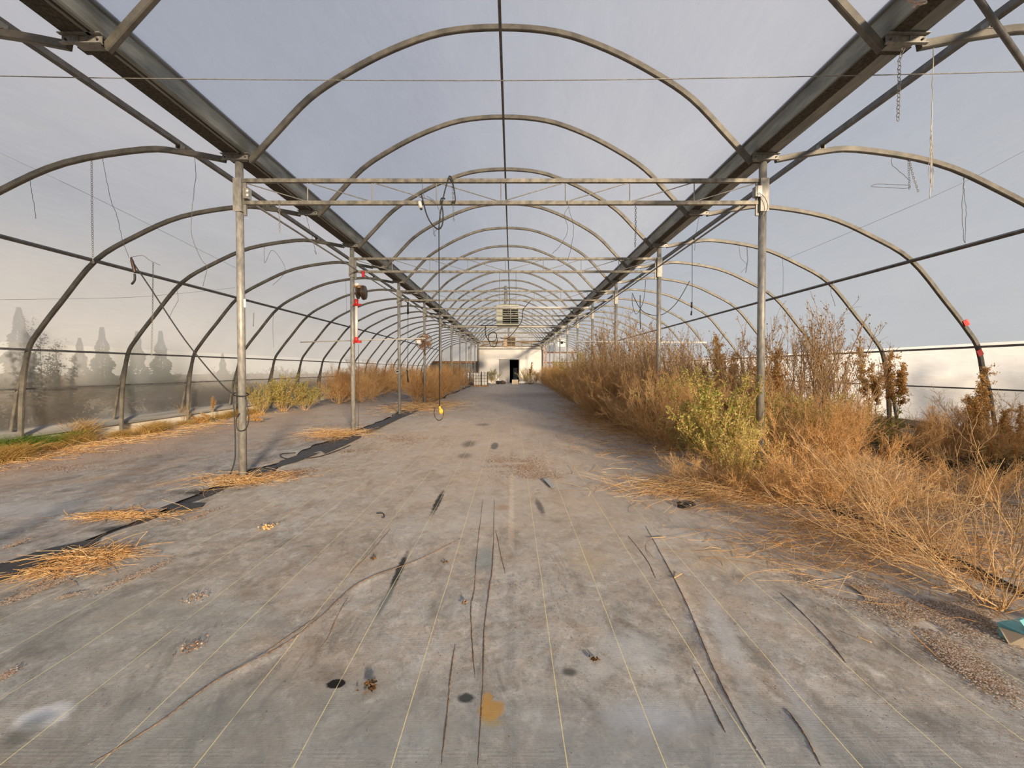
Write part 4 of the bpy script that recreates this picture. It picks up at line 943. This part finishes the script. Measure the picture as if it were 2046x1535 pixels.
reg('sprawl', [('stems', a_), ('twigs', np_mesh('twigs', v, f, M['dry2']))])
def grass_paths(n, h, spread, g_, lean=.5):
    st_ = np.stack([g_.normal(0, spread, n), g_.normal(0, spread, n), np.zeros(n)], -1); az = g_.uniform(0, 6.283, n); ti = np.abs(g_.normal(0, lean, n))
    d = np.stack([np.cos(az)*np.sin(ti), np.sin(az)*np.sin(ti), np.cos(ti)], -1); bd = np.stack([np.cos(az)*.4, np.sin(az)*.4, -np.full(n, .35)], -1)
    p = grow(st_, d, h*g_.uniform(.4, 1.1, n), 5, bd, .015, g_); p[..., 2] = np.maximum(p[..., 2], .01); return p
for kd, m_ in (('grassc', 'straw'), ('grassg', 'grass')):
    for sd_ in range(2):
        g_ = np.random.default_rng(240+sd_+(5 if kd == 'grassg' else 0)); v, f = tubes3(grass_paths(650, 1.0, .30, g_), .0085, .0015)
        reg(kd, [('blades', np_mesh('blades', v, f, M[m_]))])
for sd_ in range(2):
    g_ = np.random.default_rng(260+sd_); m0 = mains(7, 1.0, .4, g_, tilt=(.02, .4), arch=0, base=.08)
    m1 = kids(m0, 16, .35, 1., .16, .5, .1, 4, .05, g_, -.1); q_ = np.concatenate([m1.reshape(-1, 3)]*3); q_ = q_+g_.normal(0, .01, q_.shape)
    v, f = tubes3(m0, .004, .002); lf_ = leaves(q_, g_.normal(0, 1, q_.shape), .020, .35, g_)
    reg('out', [('stems', np_mesh('stems', v, f, M['dkweed'])), ('foliage', np_mesh('foliage', *lf_, M['dkweed']))])
for sd_ in range(2):
    g_ = np.random.default_rng(270+sd_); z = g_.uniform(.04, 1, 5200); rad = (1-z)**1.1*.24*(.45+.55*g_.random(5200))*(.75+.25*np.sin(z*26+g_.random()*6))+.004; an = g_.uniform(0, 6.283, 5200)
    q_ = np.stack([np.cos(an)*rad, np.sin(an)*rad, z], -1); dd = np.stack([np.cos(an), np.sin(an), np.full(5200, -.3)], -1)
    lf_ = leaves(q_, dd, .018+.035*(1-z), .3, g_); m0 = np.array([[[0, 0, z_] for z_ in np.linspace(0, .95, 5)]])
    v, f = tubes3(m0, .02, .004); reg('tree', [('trunk', np_mesh('trunk', v, f, M['dkweed'])), ('foliage', np_mesh('foliage', *lf_, M['evergreen']))])
for sd_ in range(2):
    g_ = np.random.default_rng(280+sd_); m0 = mains(26, 1., 1., g_, tilt=(.05, 1.2), arch=.2, base=.4); m1 = kids(m0, 12, .2, 1, .4, .5, .3, 4, .06, g_)
    v, f = join(tubes3(m0, .008, .004), tubes3(m1, .005, .003)); q_ = np.concatenate([m1.reshape(-1, 3)]*2); lf_ = leaves(q_, g_.normal(0, 1, q_.shape), .07, .3, g_)
    reg('brush', [('stems', np_mesh('stems', v, f, M['bank'])), ('foliage', np_mesh('foliage', *lf_, M['bank']))])
Zf = .012
def at(px, py): 
    g_ = G(px, py); g_.z = Zf; return g_
def atd(px, Y): return Vector((P(px, 738, Y).x, Y, Zf))
RR = random.Random(5)
# --- right side, near to far
plant('sparse', at(1995, 1228), 'bare open bush with pale stems at the right edge of the picture', 'bush', .80, rz=.4, var=0, wide=.8)
plant('sprawl', at(2010, 1215), 'low bare bush sprawling leftward over the dark gap right of the aisle', 'bush', 1.15, rz=0)
plant('sprawl', at(1900, 1120), 'second sprawling bush along the dark gap, behind the front one', 'bush', .85, rz=.2)
plant('sparse', at(2040, 1090), 'bare bush cut by the right picture edge behind the front one', 'bush', .8, var=0, wide=1.1)
plant('sparse', at(1760, 1050), 'thin open bush behind the sprawling one on the right', 'bush', .6, var=1, wide=1.4)
plant('lowdry', at(1500, 985), 'flattened golden bush at the front foot of the green weed', 'bush', .62, var=0)
plant('lowdry', at(1650, 1015), 'flattened golden bush beside the dark gap on the right', 'bush', .75, var=1)
plant('lowdry', at(1390, 965), 'small flattened golden bush reaching onto the aisle', 'bush', .42, var=1)
plant('lowdry', at(1800, 1010), 'flattened tan bush in the middle of the right wing floor', 'bush', .5, var=0)
plant('lowdry', at(1930, 1000), 'flattened tan bush on the right wing floor near the edge', 'bush', .55, var=1)
plant('green', at(1435, 950), 'large yellow-green leafy weed left of the nearest right post', 'weed', 1.08, var=0, rz=.2)
plant('green', at(1475, 975), 'low yellow-green shoots at the front of the large green weed', 'weed', .62, var=1, rz=1.)
plant('green', at(1530, 935), 'yellow-green leafy weed wrapped around the nearest right post', 'weed', .85, var=1)
plant('green', at(1380, 920), 'smaller yellow-green weed at the aisle side of the large one', 'weed', .68, var=1, rz=2.)
plant('green', at(1650, 925), 'olive leafy weed right of the nearest right post', 'weed', .8, var=0, rz=3.)
plant('green', at(1745, 905), 'olive leafy weed before the right kerb', 'weed', .62, var=1, rz=4.)
plant('dome', at(1700, 965), 'golden twiggy bush right of the nearest right post', 'bush', .85, var=0)
plant('dome', at(1600, 960), 'golden twiggy bush standing just behind the dark gap', 'bush', .78, var=1)
plant('dome', at(1480, 900), 'golden twiggy bush behind the large green weed', 'bush', 1.05, var=2)
plant('tall', at(1600, 905), 'tall branching brown weed right of the nearest right post', 'weed', 2.05, var=0)
plant('tall', at(1690, 900), 'tall brown weed with fine seed heads against the right film', 'weed', 1.75, var=1)
plant('tall', at(1490, 888), 'tall brown weed left of the nearest right post', 'weed', 1.75, var=2)
plant('tall', at(1570, 880), 'tall thin brown weed close behind the nearest right post', 'weed', 2.1, var=2, rz=2.)
plant('tall', at(1640, 880), 'tall brown weed rising above the right hip rail', 'weed', 1.95, var=0, rz=1.)
plant('dome', at(1860, 935), 'golden bush in the right wing before the plume weeds', 'bush', .62, var=3)
plant('dome', at(1985, 940), 'golden bush in the right wing at the picture edge', 'bush', .85, var=1)
plant('dome', at(1890, 925), 'golden bush close to the right kerb', 'bush', .55, var=2)
plant('plume', at(1945, 930), 'weed with thick brown plumes before the right wall', 'weed', 1.18, var=0, rz=.3)
plant('plume', at(1975, 950), 'second brown-plumed weed at the right, nearer the edge', 'weed', 1.05, var=1)
plant('plume', at(2025, 945), 'brown-plumed weed cut by the right picture edge', 'weed', .75, var=0, rz=2.)
plant('plume', atd(1785, 7.1), 'slender plumed weed between two right wing arches', 'weed', 1.55, var=1, rz=1.)
plant('plume', atd(1740, 7.6), 'olive plumed weed standing at the right kerb', 'weed', 1.5, var=0, rz=4.)
plant('plume', atd(1450, 8.9), 'dark brown plumed weed left of the nearest right post', 'weed', 1.75, var=0, rz=5.)
plant('plume', atd(1425, 9.4), 'second brown plume left of the nearest right post', 'weed', 1.8, var=1, rz=3.)
plant('plume', atd(1537, 6.6), 'brown plume just right of the nearest right post', 'weed', 1.42, var=0, rz=2.2)
plant('grassg', at(1850, 905), 'green grass tuft at the foot of the right kerb', 'grass', .3, var=0)
plant('grassg', at(1800, 890), 'small green grass tuft beside the right kerb board', 'grass', .25, var=1)
USED = set()
def spot(base, x, y, side, cols):
    "a label from the nearest arch and the column the plant stands in"
    k = max(0, min(NB, int(round((y-Y0)/DY)))); d = y-YK(k)
    c = next(t for lim, t in cols if x < lim)
    for tail in ('', ', the one behind', ', the rearmost one', ', the taller one'):
        l = f'{base} level with the {ORD[k]} {side} arch, {c}{tail}'
        if l not in USED: break
    USED.add(l); return l
colR = ((2.75, 'aisle side'), (3.6, 'at the posts'), (4.7, 'beyond the posts'), (99, 'wall side'))
gR = 'dry bushes crowded along the right row of posts'
spots = []
y = 7.0
while y < 40:
    for j in range(3 if y < 22 else 2):
        x = 2.9+RR.uniform(-.25, .25)+j*1.05
        spots.append((x, y+RR.uniform(-.3, .3), (.85 if y < 9 else 1.15)+RR.uniform(-.1, .16)))
    y += .95 if y < 14 else 1.5
for (px, Y, h) in ((1190, 13.2, 1.15), (1165, 15., 1.15), (1225, 10.8, 1.1), (1262, 9.2, 1.0), (1310, 7.9, .95), (1340, 7., .9), (1140, 18., 1.2)):
    c = atd(px, Y); spots.append((c.x, Y, h))
for (x, y, h) in sorted(spots, key=lambda t: t[1]): plant('dome', (x, y, Zf), spot('dry golden bush', x, y, 'right', colR), 'bush', h, gR)
gT = 'tall brown weeds rising above the right thicket'
for (px, Y, h) in sorted(((1235, 12., 2.5), (1215, 13., 2.3), (1250, 11., 2.2), (1275, 10., 2.0), (1195, 14.5, 2.2), (1300, 9.6, 1.9), (1350, 9., 1.75), (1400, 8.6, 1.75), (1320, 12., 2.0), (1380, 11.5, 1.9), (1170, 17., 2.1), (1150, 20., 2.0), (1285, 13.5, 2.2), (1330, 8.2, 1.6), (1225, 16, 2.3), (1430, 8.0, 1.55)), key=lambda t: t[1]):
    c = atd(px, Y); plant('tall', c, spot('tall seedy weed', c.x, Y, 'right', colR), 'weed', h, gT)
for (px, Y, h, lab) in ((1130, 24, 1.6, 'olive weed far back beside the right row of posts'), (1175, 19, 1.7, 'olive weed in the thicket left of the third right post'), (1350, 7.6, 1.0, 'olive leafy weed between the two nearest right posts')):
    plant('green', atd(px, Y), lab, 'weed', h)
# --- left side
gLk = 'straw grass tufts along the left kerb'
colL = ((-7.72, 'close to the kerb'), (99, 'slightly out'))
for i in range(13):
    y = 5.2+i*.62; x = -7.72+RR.uniform(-.18, .22); plant('grassc', (x, y, Zf), spot('straw grass tuft', x, y, 'left', colL), 'grass', .30+RR.uniform(-.1, .12), gLk)
for i, (px, py, h) in enumerate(((15, 905, .42), (75, 898, .38), (135, 885, .34), (-60, 915, .45))):
    plant('grassg', at(px, py), ['green grass tuft at the left picture edge', 'green grass tuft at the foot of the first left arch', 'small green tuft between the first two left arches', 'green grass tuft just past the left picture edge'][i], 'grass', h)
plant('grassc', at(150, 880), 'tall straw grass stalks standing against the left film', 'grass', .62, var=0, wide=.6)
plant('grassc', at(10, 925), 'straw grass tuft at the left picture edge', 'grass', .34, var=1)
r = plant('green', atd(565, 13.4), 'dense yellow-green bush by the left wall behind the nearest post', 'bush', .95, var=0, wide=1.25)
plant('green', atd(610, 13.9), 'right half of the low yellow-green growth by the left wall', 'bush', .75, var=1, wide=1.4)
plant('green', atd(520, 12.6), 'small green weed just right of the nearest left post', 'weed', .75, var=1)
gD = 'dry bushes along the left wall'
colW = ((-6.2, 'against the left wall'), (-4.2, 'in the middle of the left wing'), (99, 'at the left posts'))
for (px, Y, h) in sorted(((640, 17, 1.15), (665, 16.4, 1.2), (700, 18.5, 1.3), (740, 20, 1.35), (690, 21, 1.3), (770, 22, 1.25), (722, 17, .9), (790, 25, 1.3), (755, 27, 1.3), (820, 28, 1.3)), key=lambda t: t[1]):
    c = atd(px, Y); c.x = max(c.x, -6.7); plant('dome', c, spot('dry bush', c.x, Y, 'left', colW), 'bush', h, gD)
gE = 'dry bushes around the left row of posts'
for (px, Y, h) in sorted(((832, 16.4, 1.15), (856, 16.9, 1.05), (872, 19, 1.2), (884, 20.5, 1.2), (894, 23, 1.3), (905, 26, 1.3), (917, 29, 1.3), (872, 24, 1.3), (885, 27, 1.3), (912, 31, 1.3), (860, 21, 1.2), (922, 36, 1.3)), key=lambda t: t[1]):
    c = atd(px, Y); plant('dome', c, spot('dry golden bush', c.x, Y, 'left', colW), 'bush', h, gE)
plant('plume', at(425, 838), 'small weed with one orange-brown plume left of the nearest left post', 'weed', .52, var=0, rz=1.)
q_ = plant('plume', at(455, 846), 'fallen brown-plumed branch lying left of the nearest left post', 'branch', .8, var=1); q_.rotation_euler = (R(8), R(-78), 0)
q_ = plant('plume', at(470, 846), 'fallen orange-brown plume lying right of the nearest left post', 'branch', .75, var=0); q_.rotation_euler = (0, R(75), R(-6))
plant('sparse', at(365, 846), 'tiny bare twiggy weed at the third left arch foot', 'weed', .5, var=1)
# by the end wall
for (px, Y, h, lab) in ((985, 38.6, 1.1, 'green weed left of the far door'), (1052, 38.6, 1.2, 'green weed right of the far door'), (1070, 39, 1.0, 'olive weed at the right corner of the far white wall')):
    plant('green', atd(px, Y), lab, 'weed', h)
plant('plume', atd(1060, 38), 'rusty brown plume weed in front of the far white wall', 'weed', 1.7, var=0)
# --- outside
for (px, Y, h, lab) in ((205, 21, 3.5, 'broad dark evergreen seen through the left film'), (275, 21, 3.3, 'slim evergreen seen through the left film beside the second arch'), (322, 22, 3.4, 'evergreen seen through the left film just right of the second arch'),
                        (160, 24, 3.2, 'small evergreen seen through the left film, leftmost'), (445, 26, 2.4, 'distant evergreen seen through the left film behind the nearest post'), (40, 26, 5.2, 'tall blurred tree seen through the left film at the picture edge')):
    plant('tree', (P(px, 738, Y).x, Y, -.07), lab, 'tree', h)
gB = 'brown brush outside the left wall'
colO = ((99, 'outside the film'),)
for i in range(24):
    y = 4.5+i*1.6; x = -10.5-RR.uniform(0, 1.2); plant('brush', (x, y, -.07), spot('low brown brush', x, y, 'left', colO), 'shrub', .78+RR.uniform(-.12, .12), gB, wide=1.5)
for i in range(8):
    y = 9+i*6.; x = -20-RR.uniform(0, 4); plant('brush', (x, y, -.07), f'distant brush far outside the left wall, {ORD[i]} clump along the field', 'shrub', 1.2+RR.uniform(-.3, .3), 'distant brush beyond the left wall', wide=1.6)
gO = 'dark weeds outside the right wall'
for (x, y, h) in ((9.0, 5.2, 2.1), (9.3, 6.0, 2.0), (9.1, 4.3, 2.3), (9.2, 7.6, 1.7), (9.1, 9.6, 1.6), (9.2, 2.9, 2.3)):
    q_ = plant('out', (x, y, -.07), spot('dark outdoor weed', x, y, 'right', colO), 'weed', h, gO); q_.rotation_euler[1] = R(-14)
for (x, y, h) in ((-8.75, 6.7, 1.9), (-8.8, 7.7, 2.1), (-8.9, 8.4, 1.8)):
    plant('out', (x, y, -.07), spot('dark outdoor weed', x, y, 'left', colO), 'weed', h, 'dark weeds outside the left wall')

# ------------------------------------------------------------------ litter (stuff) and small items on the floor
def chips(name, label, cat, regions, m, size, seed, z=.022):
    g_ = np.random.default_rng(seed); pts = []
    for (x, y, rx, ry, n_, rot) in regions:
        a_ = g_.uniform(0, 6.283, n_); q = np.abs(g_.normal(0, .55, n_)); u = np.cos(a_)*q*rx; v_ = np.sin(a_)*q*ry
        p = np.stack([x+u*math.cos(rot)-v_*math.sin(rot), y+u*math.sin(rot)+v_*math.cos(rot)], -1); pts.append(p)
    p = np.concatenate(pts); keep = vnoise(p[:, 0]+20, p[:, 1]+20, 5.5, seed) > -.25; p = p[keep]; n_ = len(p)
    s = size*g_.uniform(.5, 1.4, n_)[:, None, None]; an = g_.uniform(0, 6.283, n_)
    b = np.array([[-1, -.6, 0], [1, -.5, 0], [.1, .8, 0], [0, 0, .28]])[None]*s*g_.uniform(.7, 1.3, (n_, 4, 3))
    c_, s_ = np.cos(an)[:, None], np.sin(an)[:, None]; X_ = b[..., 0]*c_-b[..., 1]*s_; Y_ = b[..., 0]*s_+b[..., 1]*c_
    V = np.stack([X_+p[:, None, 0], Y_+p[:, None, 1], b[..., 2]+z], -1).reshape(-1, 3)
    f = (np.arange(n_)*4)[:, None, None]+np.array([[0, 1, 3], [1, 2, 3], [2, 0, 3]])[None]
    return link(name, np_mesh(name, V, f.reshape(-1, 3), m), None, label, cat, None, 'stuff')
def reg_px(px, py, wpx, hpx, n_, rot=0.):
    c = G(px, py); a_ = G(px-wpx/2, py); b_ = G(px+wpx/2, py); u = G(px, py-hpx/2); d = G(px, py+hpx/2)
    return (c.x, c.y, abs(b_.x-a_.x)/2, abs(u.y-d.y)/2, n_, rot)
def reg_seg(p0, p1, wm, n_):
    a_ = G(*p0); b_ = G(*p1); c = (a_+b_)/2; d = b_-a_; return (c.x, c.y, d.length/2, wm, n_, math.atan2(d.y, d.x))
chips('litter', 'patch of pinkish bark chips on the aisle fabric', 'litter', [reg_px(1050, 935, 150, 60, 3800), reg_px(1000, 925, 100, 30, 900), reg_px(1090, 955, 110, 20, 900)], M['litterw'], .009, 1)
chips('litter', 'scattered chips on the aisle before the golden bushes', 'litter', [reg_px(1130, 890, 180, 36, 1800), reg_px(1180, 905, 130, 20, 600)], M['litterw'], .009, 2)
chips('litter', 'drift of pale and brown chips along the right side gap', 'litter', [reg_seg((1560, 1120), (2046, 1330), .26, 11000), reg_seg((1850, 1180), (2060, 1300), .36, 6000), reg_seg((1600, 1160), (1800, 1210), .08, 3500), reg_seg((1840, 1260), (2060, 1440), .10, 4500), reg_seg((1700, 1245), (1790, 1280), .03, 500)], M['litterm'], .0050, 3)
chips('litter', 'chips scattered under the bare bushes on the right wing floor', 'litter', [reg_seg((1420, 1000), (1900, 1120), .35, 5000), reg_px(1800, 1040, 500, 120, 6000), reg_px(1900, 960, 300, 60, 4000)], M['litterm'], .007, 4)
chips('litter', 'pale chips in streaks along the left side gap', 'litter', [reg_seg((0, 1215), (140, 1160), .05, 2200), reg_seg((60, 1180), (260, 1110), .07, 1900), reg_seg((190, 1195), (350, 1120), .045, 1500), reg_seg((100, 1205), (170, 1190), .03, 300), reg_seg((150, 1050), (330, 1000), .07, 1200), reg_seg((330, 1060), (460, 1010), .05, 700), reg_seg((0, 1105), (60, 1080), .04, 500), reg_seg((0, 1370), (30, 1345), .03, 200)], M['litterw'], .006, 5)
chips('litter', 'rusty chips scattered around the nearest left post', 'litter', [reg_px(560, 950, 200, 30, 2600), reg_seg((420, 985), (640, 940), .18, 2200), reg_px(650, 880, 200, 26, 1500), reg_px(700, 905, 140, 16, 700), reg_px(440, 960, 120, 20, 500)], M['litter'], .0085, 6)
chips('litter', 'pinkish chips strewn over the left wing floor', 'litter', [reg_px(200, 905, 500, 30, 3500), reg_px(380, 870, 300, 30, 3000), reg_px(600, 850, 250, 26, 2200), reg_px(100, 940, 250, 30, 1200)], M['litterw'], .009, 7)
chips('litter', 'fine chips strewn across the far aisle', 'litter', [reg_px(800, 880, 300, 40, 2200), reg_px(850, 830, 200, 20, 1500), reg_px(950, 800, 160, 14, 1200)], M['litterw'], .011, 8)
chips('litter', 'specks and crumbs scattered over the near aisle fabric', 'litter', [(0, 2.6, 3.4, 2.4, 1300, 0.), (1.6, 1.9, 1.6, 1.0, 700, 0.), (0, 5, 3., 3., 500, 0)], M['litter'], .0036, 9, z=.017)
def strands(name, label, cat, c, n_, rad, ln, m, seed, h=.03, rr_=.0022):
    g_ = np.random.default_rng(seed); st_ = np.stack([c.x+g_.normal(0, rad[0], n_), c.y+g_.normal(0, rad[1], n_), np.full(n_, .02)+g_.uniform(0, h, n_)], -1)
    d = unit(np.stack([g_.normal(0, 1, n_), g_.normal(0, 1, n_), g_.uniform(-.05, .25, n_)], -1)); bd = g_.normal(0, .5, (n_, 3)); bd[:, 2] = -.1
    p = grow(st_, d, ln*g_.uniform(.4, 1.3, n_), 5, bd, .04, g_); p[..., 2] = np.maximum(p[..., 2], .017)
    return link(name, np_mesh(name, *tubes3(p, rr_, rr_*.6), m), None, label, cat, None, 'stuff')
strands('dry_straw', 'clump of orange dry straw on the left side gap', 'straw', G(190, 1120), 420, (.13, .06), .16, M['dry'], 1)
strands('dry_straw', 'orange straw strewn left of the near aisle', 'straw', G(100, 1150), 160, (.16, .03), .14, M['dry'], 2, .01)
strands('dry_straw', 'ring of dry straw around the foot of the nearest left post', 'straw', G(485, 962), 420, (.28, .16), .2, M['dry'], 3)
strands('dry_straw', 'orange straw heap before the second left post', 'straw', G(672, 872), 500, (.3, .25), .28, M['dry'], 4, .09)
strands('dry_straw', 'streak of straw leading to the nearest left post', 'straw', G(250, 1035), 260, (.25, .05), .15, M['dry'], 5, .01)
strands('dry_twigs', 'matted dry twigs over the chips at the right', 'twigs', G(1760, 1090), 1500, (.55, .38), .28, M['dry'], 6, .03, .0016)
strands('dry_twigs', 'matted twigs on the right wing floor', 'twigs', G(1850, 1000), 1500, (.9, .6), .35, M['dry2'], 7, .05, .002)
strands('dry_twigs', 'matted golden twigs under the green weeds', 'twigs', G(1480, 985), 2600, (.55, .25), .3, M['dry'], 8, .06, .002)
strands('dry_twigs', 'dark tangle of dead grass along the right kerb', 'twigs', Vector((6.6, 6.0, 0)), 2600, (.6, 1.1), .4, M['dkweed'], 9, .16, .003)
strands('dry_twigs', 'matted golden twigs beyond the second right post', 'twigs', Vector((2.4, 10.5, 0)), 3000, (.5, 2.4), .3, M['dry'], 10, .05, .003)
strands('dry_straw', 'thin straw scattered at the foot of the left kerb', 'straw', Vector((-7.3, 7.2, 0)), 1200, (.3, 2.2), .25, M['dry'], 11, .02, .003)
strands('dry_twigs', 'twiggy mat near the far left posts', 'twigs', Vector((-3.1, 15.2, 0)), 900, (.6, 1.1), .4, M['dry'], 12, .05, .004)
def zat(p):
    x, y = np.array([p.x]), np.array([p.y]); return float((.012+.006*vnoise(x, y, .8, 11)+.003*vnoise(x, y, 3., 12)+.0012*vnoise(x, y, 11., 13))[0])
# dirt lines lying in the folds
for i, (pl_, h, wd) in enumerate(creases):
    g_ = np.random.default_rng(400+i); q = [G(*p) for p in pl_]; pts = smooth_pts([Vector((p.x, p.y, 0)) for p in q], 16); mb = MB()
    wprev = .003
    for j in range(len(pts)): pts[j] = pts[j]+Vector((g_.normal(0, .0007), 0, 0))
    for j in range(len(pts)-1):
        a_, b_ = pts[j], pts[j+1]; t = (b_-a_).normalized(); s_ = Vector((-t.y, t.x, 0)); w0 = wprev; w1 = .0014+.0026*g_.random(); wprev = w1
        # sits on the crest side
        ta = min(1, 5*min(j, len(pts)-1-j)/(len(pts)-1)); tb_ = min(1, 5*min(j+1, len(pts)-2-j)/(len(pts)-1))
        if ta+tb_ <= 0: continue
        w0 *= ta; w1 *= tb_; za = zat(a_)+.42*h*ta+.0012; zb = zat(b_)+.42*h*tb_+.0012
        mb.add([a_+s_*w0+Vector((0, 0, za-.002)), a_+Vector((0, 0, za+.001)), a_-s_*w0+Vector((0, 0, za-.002)), b_-s_*w1+Vector((0, 0, zb-.002)), b_+Vector((0, 0, zb+.001)), b_+s_*w1+Vector((0, 0, zb-.002))], [(0, 1, 4, 5), (1, 2, 3, 4)])
    mb.build('dirt_line', M['soil'], fl, kind='stuff')
# small things
def crumple(name, px, py, sz, m, label, cat, seed, n_=34, ln=.024):
    c = G(px, py); g_ = np.random.default_rng(seed); st_ = g_.normal(0, sz, (n_, 3)); st_[:, 2] = np.abs(st_[:, 2])*.35+.004
    p = leaves(st_, g_.normal(0, 1, (n_, 3))*np.array([1, 1, .3]), ln, .4, g_); p[0][:, 2] = np.maximum(p[0][:, 2], .002)
    return link(name, np_mesh(name, *p, m), None, label, cat, None, None if name == 'dead_leaf' and n_ < 30 else 'stuff', (c.x, c.y, .017))
crumple('dead_leaf', 740, 1382, .014, M['leafd'], 'curled brown dead leaf clump at the front left of the aisle', 'leaf', 1)
crumple('dead_leaf', 1190, 1328, .009, M['leafd'], 'small curled dead leaf right of the middle folds', 'leaf', 2, 20, .016)
crumple('dead_leaf', 890, 1130, .008, M['leafd'], 'small brown leaf near the dark streak in the aisle', 'leaf', 3, 16, .016)
crumple('dead_leaf', 745, 1122, .008, M['leafd'], 'small dead leaf left of the dark streak', 'leaf', 4, 16, .016)
crumple('litter', 390, 1203, .03, M['litter'], 'loose patch of rusty crumbs on the left of the aisle', 'litter', 5, 90, .010)
crumple('litter', 383, 1304, .03, M['litter'], 'second patch of rusty crumbs, nearer the camera', 'litter', 6, 90, .010)
crumple('dry_straw', 537, 1059, .03, M['dry'], 'small orange straw tuft on the left of the aisle', 'straw', 7, 70, .022)
crumple('dead_leaf', 930, 1210, .006, M['soil'], 'tiny dark seed pod left of the middle fold', 'pod', 8, 10, .02)
c = G(1368, 1013, .018)
mb = MB()
for i in range(4):
    g_ = random.Random(i); mb.tube([c+Vector((math.cos(a_/14*6.283)*(.045+.012*i)+g_.uniform(-.01, .01)+i*.012-.02, math.sin(a_/14*6.283)*(.05+.008*i), .010*i+.004*math.sin(a_))) for a_ in range(14)], .006, 5, closed=True)
mb.build('cord_coil', M['cord'], None, True, 'small tangle of black cord lying on the aisle near the green weeds', 'cord')
wire('cable_scrap', [G(753, 1026, .022), G(765, 1026, .03), G(768, 1033, .024), G(763, 1035, .022)], .005, M['cord'], 'short black cord curl on the left of the aisle', 'cord')
wire('floor_twig', [G(1300, 1075, .03), G(1330, 1073, .03)], .003, M['pale'], 'pale straw lying across the right fold', 'twig')
wire('floor_twig', [G(1347, 1155, .03), G(1363, 1146, .03)], .003, M['pale'], 'short pale straw across the right fold, nearer the camera', 'twig')
wire('floor_twig', [G(1712, 1272, .03), G(1742, 1284, .03)], .003, M['pale'], 'pale twig beside the chips on the right', 'twig')
wire('floor_hose', [G(590, 905, .03), G(560, 908, .04), G(575, 917, .03), G(640, 912, .03), G(700, 890, .03)], .008, M['cord'], 'black hose lying along the left gap behind the nearest post', 'hose')
wire('floor_hose', [G(1560, 985, .03), G(1640, 1010, .05), G(1720, 1040, .04), G(1850, 1090, .05), G(1980, 1150, .04), G(2060, 1190, .04)], .010, M['cord'], 'black hose lying in the dark gap on the right', 'hose')
# black film scraps in the gaps
def scrap(pxs, label, z=.024, seed=0):
    g_ = random.Random(seed); q = [G(*p) for p in pxs]; n_ = len(q)
    top_ = [Vector((p.x, p.y, z+g_.uniform(0, .02))) for p in q]; bot = [p-Vector((0, 0, .003)) for p in top_]
    mb = MB().add(top_+bot, [tuple(range(n_)), tuple(range(2*n_-1, n_-1, -1))]+[(i, (i+1) % n_, n_+(i+1) % n_, n_+i) for i in range(n_)])
    return mb.build('plastic_scrap', M['black'], None, False, label, 'plastic')
scrap([(0, 1168), (0, 1138), (90, 1108), (200, 1082), (190, 1096), (100, 1135)], 'black plastic strip at the left edge of the aisle', seed=1)
scrap([(320, 1024), (345, 1014), (410, 1010), (400, 1020), (350, 1028)], 'black plastic scrap left of the aisle', seed=2)
scrap([(560, 925), (600, 912), (640, 908), (620, 916), (590, 928), (545, 940)], 'black plastic strip behind the nearest left post', seed=3)
scrap([(640, 903), (690, 880), (718, 868), (722, 876), (690, 892), (650, 910)], 'black plastic strip at the second left post', seed=4)
scrap([(720, 868), (790, 832), (850, 812), (848, 818), (800, 838), (740, 868)], 'black plastic strip between the second and fourth left posts', seed=5)
scrap([(1085, 963), (1097, 961), (1108, 978), (1103, 981)], 'pale triangular plastic scrap beside the chip patch', seed=6).data.materials[0] = M['box_grey']
# teal carton at the right edge
c = G(2037, 1298); r = thing('teal_carton', 'torn teal carton lying at the right picture edge', 'carton', (c.x+.075, c.y+.02, .014), rz=R(12))
MB().add([(-.075, -.04, 0), (.09, -.04, 0), (.09, .07, 0), (-.075, .07, 0), (-.085, -.05, .075), (.09, -.05, .075), (.09, .075, .075), (-.085, .075, .075)], [(0, 3, 2, 1), (4, 5, 6, 7), (0, 1, 5, 4), (1, 2, 6, 5), (2, 3, 7, 6), (3, 0, 4, 7)]).build('carton_body', M['teal'], r)
MB().add([(-.085, -.05, .075), (.09, -.05, .075), (.09, .01, .125), (-.055, .01, .118), (-.085, -.05, .073), (.09, -.05, .073), (.09, .01, .123), (-.055, .01, .116)], [(0, 1, 2, 3), (7, 6, 5, 4), (0, 3, 7, 4), (1, 5, 6, 2), (0, 4, 5, 1), (3, 2, 6, 7)]).build('lid', M['teal'], r)
MB().add([(-.078, -.04, .005), (-.105, .02, .0), (-.10, .06, .06), (-.087, -.03, .07), (-.076, -.04, .005), (-.103, .02, .0), (-.098, .06, .06), (-.085, -.03, .07)], [(0, 1, 2, 3), (7, 6, 5, 4), (0, 3, 7, 4), (1, 5, 6, 2), (0, 4, 5, 1), (3, 2, 6, 7)]).build('torn_flap', M['cardboard'], r)

for (px, py, k, lab) in ((1931, 645, 2, 'red tape scrap on the second right wing arch above the hip rail'), (1958, 705, 2, 'red tape wrap on the second right wing arch below the hip rail')):
    c = P(px, py, YK(k)-.035); q = Matrix.Rotation(R(-28), 4, 'Y')
    MB().box(-.045, .045, -.006, .006, -.05, .05, q).build('red_tape', M['red'], None, label=lab, cat='tape', loc=c)
